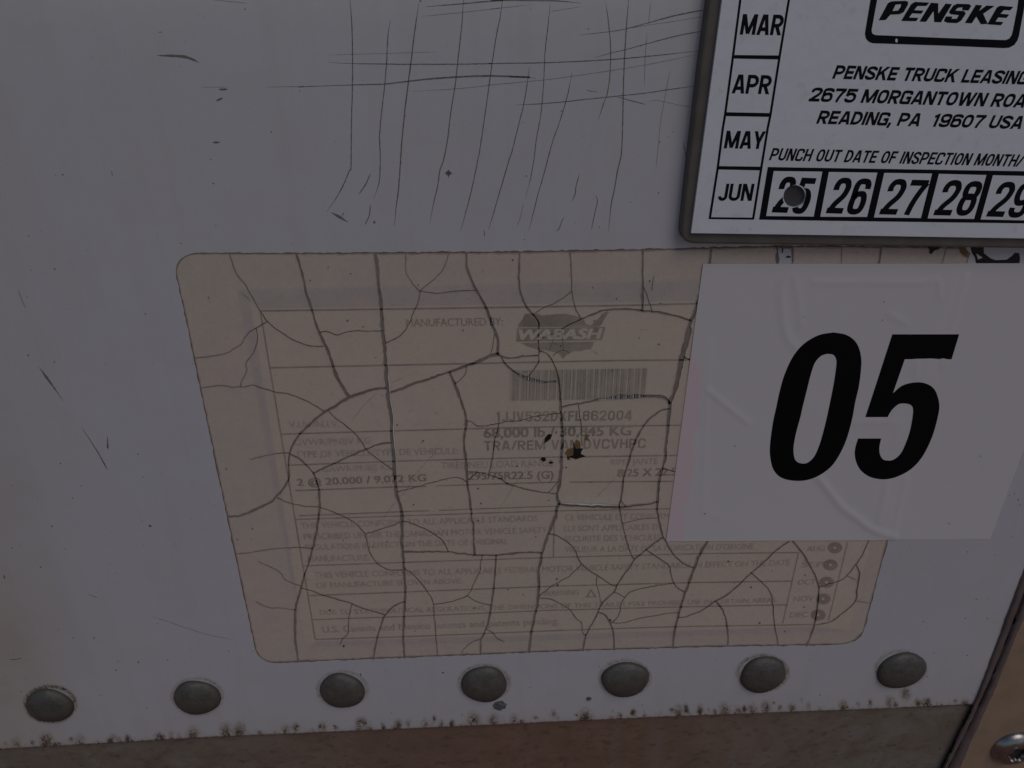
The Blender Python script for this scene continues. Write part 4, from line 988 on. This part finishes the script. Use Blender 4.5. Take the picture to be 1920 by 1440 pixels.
        for (a, b) in list(own):
            if (b, a) in own: continue
            o = len(V); pa, pb = V[a], V[b]
            V += [pa, pb, np.array((pb[0], -0.00006, pb[2])), np.array((pa[0], -0.00006, pa[2]))]
            Fc.append((o + 1, o, o + 3, o + 2)); fm.append(1); sm.append(False)
        mesh_obj('film_piece', V, Fc, [FILM, FEDGE], cert, sm, fm)
    tag(mesh_obj('crack_dirt', *join_geo(gr_parts), GRIME, cert), kind='stuff')
    # dirt line round the film
    cl = [tuple(q) for q in pts] + [tuple(pts[0])]
    r = np.array(cl); n = len(r)
    up = np.clip((r[:, 0] - 400) / 400, 0, 1) * (r[:, 1] < 482)
    l, rr = sides(r, (3.2 + 1.8 * up) * (1 + 0.3 * rng.normal(0, 1, n).clip(-1.5, 1.5)))
    v = ats(l, 0.00005) + ats(rr, 0.00005)
    mesh_obj('border_dirt', v, front([(i, i + 1, n + i + 1, n + i) for i in range(n - 1)], v), FEDGE, cert)
    # white strips along torn, raised lips stand in for their sky-lit highlight
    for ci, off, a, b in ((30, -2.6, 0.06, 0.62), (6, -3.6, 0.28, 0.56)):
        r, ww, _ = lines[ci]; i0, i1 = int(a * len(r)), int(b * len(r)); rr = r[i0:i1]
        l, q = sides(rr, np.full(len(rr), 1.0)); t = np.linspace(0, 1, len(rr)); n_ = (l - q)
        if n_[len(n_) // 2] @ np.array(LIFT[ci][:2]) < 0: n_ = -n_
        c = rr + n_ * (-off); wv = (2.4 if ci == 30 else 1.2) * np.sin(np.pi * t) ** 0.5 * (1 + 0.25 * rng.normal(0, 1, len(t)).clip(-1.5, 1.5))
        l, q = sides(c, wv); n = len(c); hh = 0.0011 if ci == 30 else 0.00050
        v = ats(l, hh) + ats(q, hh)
        mesh_obj('torn_lip_highlight', v, front([(i, i + 1, n + i + 1, n + i) for i in range(n - 1)], v), TORN_HI, cert)
    return len(groups)
TORN_HI = m_plain('torn_highlight_white', (0.84, 0.82, 0.79), 0.6, var=0.1)  # white for the highlight painted on the raised film lips
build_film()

# burnt hole, tar remains and spots on the label
HF = 0.00037
def blotch(name, pts, h, m, parent, th=0.0):
    if th:
        v, f = slab_geo(pts, h - 0.0003, h + th)
    else: v, f = poly_geo(pts, h)
    return mesh_obj(name, v, f, m, parent)
blotch('rust_stain', Z('G', [(1440, 985), (1490, 1010), (1490, 1080), (1425, 1120), (1400, 1150), (1345, 1215), (1385, 1215), (1340, 1170), (1310, 1140), (1350, 1090), (1405, 1080), (1425, 1030)]), HF - 0.00002, RUSTM, cert)
blotch('rust_stain', Z('G', [(1540, 935), (1600, 930), (1570, 965), (1600, 1000), (1545, 985), (1525, 1010), (1540, 960)]), HF - 0.00002, RUSTM, cert)
blotch('burnt_hole', Z('G', [(1405, 1005), (1425, 1060), (1440, 1090), (1480, 1085), (1520, 1088), (1500, 1120), (1495, 1150), (1550, 1175), (1490, 1190), (1440, 1208), (1410, 1195), (1340, 1185), (1400, 1165), (1415, 1130), (1412, 1060)]), HF, TAR, cert, 0.00008)
blotch('tar_spot', Z('G', [(1085, 1025), (1090, 970), (1130, 925), (1170, 930), (1155, 975), (1120, 1005)]), HF, TAR, cert, 0.00008)
blotch('tar_spot', Z('G', [(1040, 1205), (1065, 1185), (1100, 1190), (1098, 1225), (1070, 1235)]), HF, TAR, cert, 0.00008)
blotch('tar_spot', Z('G', [(1130, 1240), (1165, 1232), (1190, 1248), (1155, 1260)]), HF, TAR, cert, 0.00006)
blotch('tar_spot', Z('G', [(1210, 905), (1222, 880), (1226, 905), (1216, 922)]), HF, RUSTM, cert)
FS = [(p, r) for r, L_ in ((2.4, Z('M', [(1068, 745), (1225, 1150)])), (1.6, Z('A', [(1773, 247), (425, 588), (1570, 395)])), (1.8, Z('B', [(93, 247), (342, 318), (310, 848), (485, 915), (1105, 445), (1610, 955)])),
      (1.7, Z('D', [(505, 573), (308, 475), (950, 402), (577, 602), (1070, 655), (833, 1042), (1052, 1112), (525, 1405)])), (1.6, Z('F', [(1310, 687), (1160, 1000), (700, 490), (868, 820), (840, 920)])), (1.7, Z('C', [(1210, 1108), (1268, 1130), (1645, 848), (728, 165)])),
      (1.6, Z('J', [(933, 640), (1660, 815), (635, 1052), (470, 1110), (850, 1097), (1690, 625), (1660, 457)])), (1.6, Z('K', [(660, 205), (1210, 220), (1490, 385), (1015, 590), (867, 1000)])), (1.8, Z('P', [(1100, 378), (920, 885), (693, 807), (805, 338), (1093, 665), (615, 485), (410, 253)])),
      (2.0, Z('O', [(272, 462), (868, 855), (265, 395)])), (1.5, Z('N', [(1395, 513), (1570, 573), (1018, 722), (350, 980)])), (1.5, Z('I', [(265, 235), (1580, 1040), (560, 908), (390, 1032), (1325, 103)]))) for p in L_]
parts = [fleck(p[0], p[1], r * rng.uniform(0.7, 1.1), HF) for p, r in FS]
for _ in range(120):
    parts.append(fleck(rng.uniform(500, 1580), rng.uniform(500, 1190), rng.uniform(0.5, 0.9), HF))
tag(mesh_obj('dirt_specks', *join_geo(parts), TAR, cert), kind='stuff')
# fine knife scratches over the film
for pts in (path(('F', [(1390, 1050), (1250, 1180), (1100, 1350)]), ('J', [(980, 300), (900, 400), (800, 540), (720, 620), (620, 750), (490, 900)])), path(('F', [(650, 455), (500, 590), (350, 780)])),
            path(('L', [(460, 320), (320, 460), (180, 600)])), path(('K', [(840, 160), (620, 430), (500, 620), (420, 770)])), path(('F', [(960, 270), (800, 355)]))):
    mesh_obj('scratch', *ribbon_geo(pts, 0.9, HF, 6, 0.1), SCRF, cert)
# torn right end of the film
tear = thing('tar_remnant', 'black tar remnant on white paint, between the inspection plate and the number sticker', 'tar', tuple(at(1860, 490)))
blotch('tar_patch', Z('T2', [(1480, 0), (1590, 0), (1592, 65), (1650, 108), (1690, 122), (1780, 118), (1822, 88), (1850, 60), (1882, 66), (1888, 110), (1882, 160), (1532, 160), (1520, 100), (1495, 62)]), 0.00006, TAR, tear, 0.00006)
blotch('paint_gap', Z('T2', [(1528, 66), (1582, 100), (1545, 116)]), 0.00015, PAINT, tear)
blotch('tar_patch', Z('T2', [(1135, 5), (1230, 5), (1225, 32), (1185, 45), (1165, 70), (1150, 68), (1148, 40)]), 0.00026, TAR, tear, 0.00006)
blotch('rust_smear', Z('T2', [(1385, 5), (1440, 5), (1458, 50), (1462, 100), (1430, 90), (1400, 60)]), 0.00028, RUSTM, tear)

for q, m_ in ((Z('T1', [(838, 0), (872, 0), (868, 60), (880, 110), (872, 150), (855, 150), (850, 90), (862, 50)]), FEDGE), (Z('T1', [(930, 95), (950, 85), (975, 92), (970, 100), (940, 101)]), TAR),
              (Z('T1', [(895, 15), (912, 35), (905, 60), (897, 62), (903, 38)]), TAR), (Z('T1', [(980, 5), (995, 5), (992, 140), (985, 140)]), FEDGE)):
    blotch('dirt_streak', q, 0.00026, m_, cert)

# ---------------------------------------------------------------- number sticker
num = thing('number_sticker', 'white vinyl sticker with large black 05, wrinkled over the old label', 'sticker', tuple(at(1560, 1012)))
C4 = [(1318, 494.5), (2052, 494), (1857, 1011.5), (1249, 1014.5)]
RIDGE = [(Z('T3', [(1370, 630), (1480, 770), (1560, 870), (1680, 960), (1800, 1050)]) + [(1677, 1008)], 6.0, 0.00024),
         (Z('T4', [(800, 660), (775, 800), (730, 990)]), 5.0, 0.00015), (Z('T4', [(955, 640), (910, 850), (860, 1090)]), 5.0, 0.00014),
         (Z('T1', [(985, 150), (900, 330), (905, 560), (930, 720), (1000, 830)]), 7.0, 0.00016), (Z('T1', [(300, 1190), (420, 1290), (560, 1400)]) + [(1402, 792)], 5.0, 0.00014),
         (Z('T2', [(200, 300), (700, 300), (1080, 300), (1210, 290), (1235, 420)]), 5.0, 0.00010), (Z('T2', [(1450, 260), (1390, 470), (1330, 690), (1250, 980)]), 5.0, 0.00014),
         (Z('T2', [(830, 570), (940, 630)]), 6.0, 0.00010), (Z('T2', [(1050, 960), (1030, 1080)]), 5.0, 0.0001), (Z('T4', [(520, 190), (760, 175), (900, 200), (870, 330)]), 6.0, 0.00008),
         (Z('T1', [(1000, 250), (1040, 480), (1050, 650)]), 5.0, 0.0001), ([(1330, 640), (1322, 820), (1318, 960)], 5.0, 0.00006), ([(1318, 985), (1335, 965), (1350, 972)], 4.0, 0.00006)]
def sticker_height(u, v):
    p = np.stack([u, v], 1)
    # film below ends along a slanted line; the vinyl drops to the bare panel there
    e = (1816 - 0.2865 * (v - 480)) - u
    s = np.clip((e + 14) / 34, 0, 1); s = s * s * (3 - 2 * s)
    h = 0.00016 + 0.00036 * s
    for pts, sg, a in RIDGE:
        r = smooth(pts, 3.0); q = np.min(np.linalg.norm(p[:, None] - r[None], axis=2), axis=1)
        h = h + 1.55 * a * np.exp(-(q / (sg * 1.15)) ** 2)
    h += 0.00003 * np.sin(u * 0.02 + v * 0.013) + 0.00002 * np.sin(u * 0.041 - v * 0.03)
    return h
def build_sticker():
    nx, ny = 170, 130
    a, b, c, d = [np.array(q) for q in C4]
    A, B, Cc, D = [at(*q, 0.0004) for q in C4]
    V = []; pk = []
    UV = []
    for j in range(ny):
        for i in range(nx):
            s, t = i / (nx - 1), j / (ny - 1)
            p = (A * (1 - s) + B * s) * (1 - t) + (D * (1 - s) + Cc * s) * t
            V.append(p); UV.append(px(*p))
    UV = np.array(UV); h = np.concatenate([sticker_height(UV[k:k + 3000, 0], UV[k:k + 3000, 1]) for k in range(0, len(UV), 3000)])
    V = [np.array((p[0], -hh, p[2])) for p, hh in zip(V, h)]
    xl = np.interp(UV[:, 1], [494, 1015], [1318, 1249])
    pk = np.clip(1.05 - (UV[:, 0] - xl) / 52, 0, 1) * np.clip((UV[:, 1] - 560) / 160, 0, 1) * np.where(UV[:, 1] > 690, 1, 0.75)
    Fc = [(j * nx + i, (j + 1) * nx + i, (j + 1) * nx + i + 1, j * nx + i + 1) for j in range(ny - 1) for i in range(nx - 1)]
    sm = [True] * len(Fc); pk = list(pk)
    rim = [i for i in range(nx)] + [j * nx + nx - 1 for j in range(1, ny)] + [(ny - 1) * nx + i for i in range(nx - 2, -1, -1)] + [j * nx for j in range(ny - 2, 0, -1)]
    for k in range(len(rim)):
        p, q = V[rim[k]], V[rim[(k + 1) % len(rim)]]; o = len(V)
        V += [p, q, np.array((q[0], q[1] + 0.00014, q[2])), np.array((p[0], p[1] + 0.00014, p[2]))]; pk += [0] * 4
        Fc.append((o, o + 1, o + 2, o + 3)); sm.append(False)
    o = mesh_obj('vinyl_sheet', V, Fc, STICK, num, sm)
    at_ = o.data.attributes.new('pink', 'FLOAT', 'POINT'); at_.data.foreach_set('value', np.array(pk, dtype=np.float32))
build_sticker()
def dig(pts): return [tuple(q) for q in smooth(pts + [pts[0]], 5.0)[:-1]]
ZERO_O = dig(path(('T1', [(1320, 712), (1200, 735), (1080, 805), (990, 910), (920, 1060), (880, 1200), (850, 1340)]), ('T3', [(1005, 160), (985, 290), (975, 400), (980, 480), (1000, 560), (1040, 615), (1100, 648), (1200, 662), (1300, 650), (1400, 605), (1490, 530), (1560, 420), (1610, 300), (1650, 150)]), ('T1', [(1500, 1280), (1530, 1150), (1548, 1000), (1548, 920), (1530, 840), (1490, 775), (1420, 730)])))
ZERO_I = dig(path(('T1', [(1270, 888), (1220, 905), (1170, 960), (1135, 1060), (1100, 1200), (1065, 1340)]), ('T3', [(1228, 130), (1190, 270), (1170, 380), (1172, 450), (1190, 500), (1240, 520), (1290, 510), (1340, 460), (1380, 370), (1410, 270), (1440, 150)]), ('T1', [(1290, 1300), (1320, 1150), (1340, 1020), (1345, 940), (1320, 895)])))
c1 = smooth(path(('T2', [(848, 1210), (920, 1150), (1000, 1125), (1080, 1122), (1150, 1145), (1195, 1190), (1220, 1260)]), ('T4', [(1228, 60), (1215, 140), (1180, 270), (1130, 390), (1070, 490), (990, 570), (900, 620), (820, 645), (740, 648), (650, 625), (580, 570), (545, 500), (535, 430), (545, 370), (563, 315)])), 5.0)
c2 = smooth(path(('T4', [(752, 315), (738, 380), (740, 440), (765, 485), (800, 495), (850, 490), (910, 440), (950, 360), (985, 260), (1005, 160), (1013, 80), (1000, 45), (960, 30), (900, 32), (850, 70), (820, 110), (805, 140)])), 5.0)
FIVE = Z('T2', [(843, 728), (1390, 728), (1328, 932), (945, 932)]) + [tuple(q) for q in c1] + [tuple(q) for q in c2] + Z('T4', [(622, 140)])
def draped(name, outer, holes, parent, m):
    """a printed shape that follows the wrinkles of the sticker"""
    V2 = [tuple(q) for q in outer]; Fi = [list(range(len(outer)))]
    for hpts in holes:
        b = len(V2); V2 += [tuple(q) for q in hpts]; Fi.append(list(range(b, b + len(hpts))))
    o = np.array(outer)
    for u in np.arange(o[:, 0].min(), o[:, 0].max(), 5.0):
        for v in np.arange(o[:, 1].min(), o[:, 1].max(), 5.0): V2.append((u + 0.01, v + 0.013))
    Fi = [ccw(q, V2) for q in Fi]
    r = delaunay_2d_cdt([Vector(q) for q in V2], [], Fi, 0, 1e-5)
    vo = np.array([(q[0], q[1]) for q in r[0]]); h = sticker_height(vo[:, 0], vo[:, 1]) + 0.00004
    V = list(atv(vo[:, 0], vo[:, 1], h))
    fs = [f for f, ids in zip(r[2], r[5]) if ids == [0]]
    return mesh_obj(name, V, front(fs, V), m, parent, True)
draped('digit', ZERO_O, [ZERO_I], num, BLACK)
draped('digit', FIVE, [], num, BLACK)
sp = [fleck(u, v, r, 0.00072) for (u, v), r in [(p, 1.4) for p in Z('T3', [(690, 378), (445, 930)])] + [(p, 1.1) for p in Z('T1', [(1080, 583), (1735, 463)])] + [(p, 1.4) for p in Z('T4', [(1563, 460), (1307, 1010)])] + [((1655, 600), 1.0)]]
tag(mesh_obj('dirt_specks', *join_geo(sp), TAR, num), kind='stuff')

# ---------------------------------------------------------------- inspection plate in its holder
insp = thing('inspection_plate', 'white inspection date plate with month and year boxes, above the 05 sticker', 'plate', tuple(at(1600, 455)))
HH, HPL = 0.0045, 0.0056
hold = [(1348, -140), (1330, 0), (1314, 120), (1299, 247), (1286, 360), (1279, 425), (1278.5, 437), (1281, 447), (1287, 453.5), (1296, 456.5), (1310, 457.5), (1600, 461.5), (1920, 466), (2290, 471), (2460, -140)]
mesh_obj('holder', *slab_geo(hold, 0.0, HH, 0.0007), HOLD, insp)
def cut(v2, faces, circles):
    """flat triangles minus round holes (in photo measures)"""
    V2 = [tuple(q) for q in v2]; Fi = [list(f) for f in faces]; nf = len(Fi)
    for c in circles:
        b = len(V2); V2 += c; Fi.append(list(range(b, b + len(c))))
    Fi = [ccw(q, V2) for q in Fi]
    r = delaunay_2d_cdt([Vector(q) for q in V2], [], Fi, 0, 1e-6)
    return [(q[0], q[1]) for q in r[0]], [f for f, ids in zip(r[2], r[5]) if ids and max(ids) < nf]
HOLE_C = Z('Z7', [(1335, 745)])[0]
HOLE = [(HOLE_C[0] + 21 * math.cos(t) + 0.6, HOLE_C[1] + 21.0 * math.sin(t)) for t in np.linspace(0, 2 * math.pi, 40, endpoint=False)]
plate = [(1373, -140), (1354, 0), (1296, 437), (1600, 441.5), (1920, 447), (2270, 452.5), (2440, -140)]
def flat_cut(name, pts, h, m, parent, holes=(HOLE,)):
    v2, fs = cut(pts, [list(range(len(pts)))], holes)
    V = ats(v2, h); return mesh_obj(name, V, front(fs, V), m, parent)
face = flat_cut('plate_face', plate, HPL, PLATE, insp)
# its cut edge and the wall of the punched hole
def wall_geo(pts, h1, h0):
    t = ats(pts, h1); n = len(t); V = list(t) + [np.array((p[0], -h0, p[2])) for p in t]
    return V, [(i, (i + 1) % n, n + (i + 1) % n, n + i) for i in range(n)]
mesh_obj('plate_rim', *wall_geo(plate, HPL, HH - 0.0001), PLATE, insp)
mesh_obj('hole_floor', *poly_geo([(HOLE_C[0] + 27 * math.cos(t), HOLE_C[1] + 27 * math.sin(t)) for t in np.linspace(0, 2 * math.pi, 24, endpoint=False)], HH + 0.00003), HFLOOR, insp)
mesh_obj('punched_hole', *wall_geo(HOLE, HPL + 0.00008, HH - 0.0001), PLATE, insp)
HT = HPL + 0.00004
RP = math.radians(1.35)
def pline(pts, wv, name='cell_line'):
    r = np.array(pts, float); n = len(r); l, rr = sides(r, np.full(n, wv)); v = ats(l, HT) + ats(rr, HT)
    mesh_obj(name, v, front([(i, i + 1, n + i + 1, n + i) for i in range(n - 1)], v), PINK_INK, insp)
def pl(*a): return path(*a)
pline(pl(('Z6', [(765, -160), (745, 0), (665, 620), (580, 1250)]), ('Z7', [(555, 0), (500, 430), (412, 990)])), 4.4)
pline(pl(('Z6', [(1298, -160), (1275, 0), (1175, 610), (1075, 1250)]), ('Z7', [(1045, 0), (975, 430), (885, 995)])), 4.4)
def quad(name, q, m=None, h=None):
    h = HT + 0.00001 if h is None else h
    v = ats(q, h); mesh_obj(name, v, front([tuple(range(len(q)))], v), m or PINK_INK, insp)
quad('cell_line', Z('Z6', [(672, 600), (1185, 605), (1178, 648), (666, 638)]))
quad('cell_line', Z('Z6', [(590, 1224), (1080, 1234), (1073, 1275), (583, 1266)]))
quad('cell_line', Z('Z7', [(506, 415), (980, 422), (974, 462), (500, 452)]))
quad('cell_line', Z('Z7', [(405, 973), (893, 978), (889, 1000), (402, 994)]))
for b, a0, a1, cap in (('MAR', ('Z6', (738, 377)), ('Z6', (1190, 385)), 39), ('APR', ('Z6', (650, 1018)), ('Z6', (1062, 1028)), 36), ('MAY', ('Z7', (565, 222)), ('Z7', (990, 229)), 33.5), ('JUN', ('Z7', (495, 795)), ('Z7', (868, 795)), 32.5)):
    v, f = sign_geo(b, Z(a0[0], [a0[1]])[0], Z(a1[0], [a1[1]])[0], cap, HT, 0.185, 0.03, RP, 0.07); mesh_obj('month_text', v, f, PINK_INK, insp)
for b, p0, p1, cap, bo, sh in (('PENSKE TRUCK LEASING', (1560, 147.5), (1922, 158.5), 26, 0.042, 0.2), ('2675 MORGANTOWN ROAD', (1515.5, 190), (1940, 202.5), 26.5, 0.042, 0.2), ('READING, PA  19607 USA', (1530, 232), (1911, 242), 25.5, 0.042, 0.2), ('PUNCH OUT DATE OF INSPECTION MONTH/YEAR', (1441.5, 300.5), (1973, 314), 23.5, 0.04, 0.2)):
    v, f = sign_geo(b, p0, p1, cap, HT, 0.175 if cap < 24 else 0.215, 0.2, RP, 0.085); mesh_obj('plate_text', v, f, PINK_INK, insp)
# brand frame and letters
def rrect_path(w0):
    return None
fo = Z('Z8', [(268, -160), (245, 0), (190, 330), (185, 370), (195, 420), (225, 455), (270, 472), (1000, 496), (1700, 525), (1760, 520), (1815, 490), (1850, 440), (1865, 395), (1920, 100), (1960, -160)])
fi = Z('Z8', [(1880, -160), (1845, 100), (1800, 330), (1785, 385), (1760, 420), (1720, 437), (1000, 412), (300, 382), (265, 365), (258, 330), (318, 0), (342, -160)])
mesh_obj('brand_frame', *poly_geo(fo + fi, HT), PINK_INK, insp)
LET = [([(335, 222), (412, 218), (462, 160), (565, 155), (610, 130), (655, 50), (655, 18), (625, 8), (475, 14), (435, 35)], [(520, 50), (580, 45), (575, 75), (545, 115), (485, 120)]),
       ([(580, 228), (745, 232), (770, 195), (668, 190), (700, 145), (800, 150), (825, 115), (722, 110), (760, 65), (855, 65), (890, 28), (730, 20), (690, 45)], None),
       ([(780, 235), (852, 238), (935, 120), (940, 240), (1015, 243), (1135, 45), (1065, 38), (985, 150), (985, 35), (905, 30)], None),
       ([(1045, 230), (1085, 248), (1190, 252), (1235, 225), (1285, 150), (1270, 120), (1170, 115), (1200, 85), (1250, 80), (1245, 110), (1315, 115), (1345, 65), (1325, 45), (1190, 40), (1150, 60), (1100, 130), (1120, 155), (1210, 165), (1185, 205), (1130, 205), (1140, 180), (1068, 178)], None),
       ([(1275, 250), (1350, 255), (1400, 180), (1450, 265), (1525, 260), (1475, 150), (1600, 65), (1510, 60), (1430, 120), (1465, 58), (1395, 52)], None),
       ([(1520, 265), (1670, 275), (1695, 240), (1610, 235), (1640, 190), (1730, 195), (1760, 158), (1665, 150), (1700, 110), (1770, 112), (1805, 75), (1660, 62), (1625, 80)], None)]
for o_, h_ in LET:
    mesh_obj('brand_letter', *poly_geo(Z('Z8', o_), HT, [Z('Z8', h_)] if h_ else []), PINK_INK, insp)
# year boxes
band = Z('Z7', [(1045, 425)]) + [(1590, 315.6), (1920, 321), (1995, 322.5), (1975, 419.8), (1920, 418.8), (1590, 414.5)] + Z('Z7', [(950, 1000)])
flat_cut('year_band', band, HT, PINK_INK, insp)
CELL = [Z('Z7', [(1110, 470), (1640, 476), (1545, 966), (1028, 960)]), Z('Z7', [(1712, 480)]) + Z('Z9', [(320, 487), (208, 970)]) + Z('Z7', [(1618, 968)]),
        Z('Z9', [(396, 490), (917, 497), (795, 982), (284, 976)]), Z('Z9', [(992, 500), (1510, 513), (1375, 992), (869, 986)]), Z('Z9', [(1582, 515), (2090, 527), (1960, 1008), (1447, 998)])]
for i, q in enumerate(CELL):
    flat_cut('year_cell', q, HT + 0.00002, PLATE, insp, (HOLE,) if i == 0 else ())
YT = [('25', (1446.5, 398.2), (1511, 400.5)), ('26', (1548, 399.8), (1615, 402)), ('27', (1648, 401.9), (1718, 403.5)), ('28', (1749.5, 403.5), (1820, 405)), ('29', (1848.5, 406), (1918, 408))]
for i, (b, p0, p1) in enumerate(YT):
    v, f = sign_geo(b, p0, p1, 68, HT + 0.00004, 0.165, 0.13, RP, 0.09)
    if i == 0:
        # the punch took a round bite out of these digits
        vv_ = []; ff_ = []; hc = at(*HOLE_C, HT); hr = np.linalg.norm(np.array(at(*HOLE[0], HT)) - at(*HOLE[20], HT)) / 2
        for q in f:
            c4 = [np.array(v[i]) for i in q]
            if len(c4) == 3: c4.append(c4[2])
            nu = max(1, int(np.linalg.norm(c4[1] - c4[0]) / 0.00012)); nv = max(1, int(np.linalg.norm(c4[2] - c4[1]) / 0.00012))
            P_ = lambda x_, y_: (c4[0] * (1 - x_) + c4[1] * x_) * (1 - y_) + (c4[3] * (1 - x_) + c4[2] * x_) * y_
            for i_ in range(nu):
                for j_ in range(nv):
                    m_ = P_((i_ + 0.5) / nu, (j_ + 0.5) / nv)
                    if math.hypot(m_[0] - hc[0], m_[2] - hc[2]) < hr * 1.01: continue
                    o_ = len(vv_); vv_ += [P_(i_ / nu, j_ / nv), P_((i_ + 1) / nu, j_ / nv), P_((i_ + 1) / nu, (j_ + 1) / nv), P_(i_ / nu, (j_ + 1) / nv)]
                    ff_.append((o_, o_ + 1, o_ + 2, o_ + 3))
        v, f = vv_, ff_
    mesh_obj('year_digits', v, front(f, v), PINK_INK, insp)
blotch('worn_fleck', [(1681 + 2.5 * math.cos(t), 76 + 4 * math.sin(t)) for t in np.linspace(0, 6, 8)], HT + 0.00003, PLATE, insp)

# ---------------------------------------------------------------- grit stuck to the paint
def clod(u, v, rx, rz, label):
    c = at(u, v); t = thing('grit_clump', label, 'grit', tuple(c))
    bm = bmesh.new(); bmesh.ops.create_icosphere(bm, subdivisions=4, radius=1)
    ph = rng.uniform(0, 6, 6)
    V = []; 
    for q in bm.verts:
        x, y, z = q.co; k = 1 + 0.12 * math.sin(5 * x + ph[0]) * math.cos(4 * z + ph[1]) + 0.10 * math.sin(9 * z + ph[2] + 3 * x) + rng.normal(0, 0.035)
        V.append((c[0] + x * rx * k, c[1] + y * 0.0011 * k, c[2] + z * rz * k))
    Fc = [tuple(w_.index for w_ in f.verts) for f in bm.faces]; bm.free()
    mesh_obj('grit', V, Fc, CLOD, t)
clod(937, 1322, 0.0029, 0.0026, 'dark grey grit clump stuck below the fourth rivet from the left')
clod(1104, 1309, 0.0011, 0.0008, 'tiny dark grit chip on white paint, left of and below the fifth rivet')
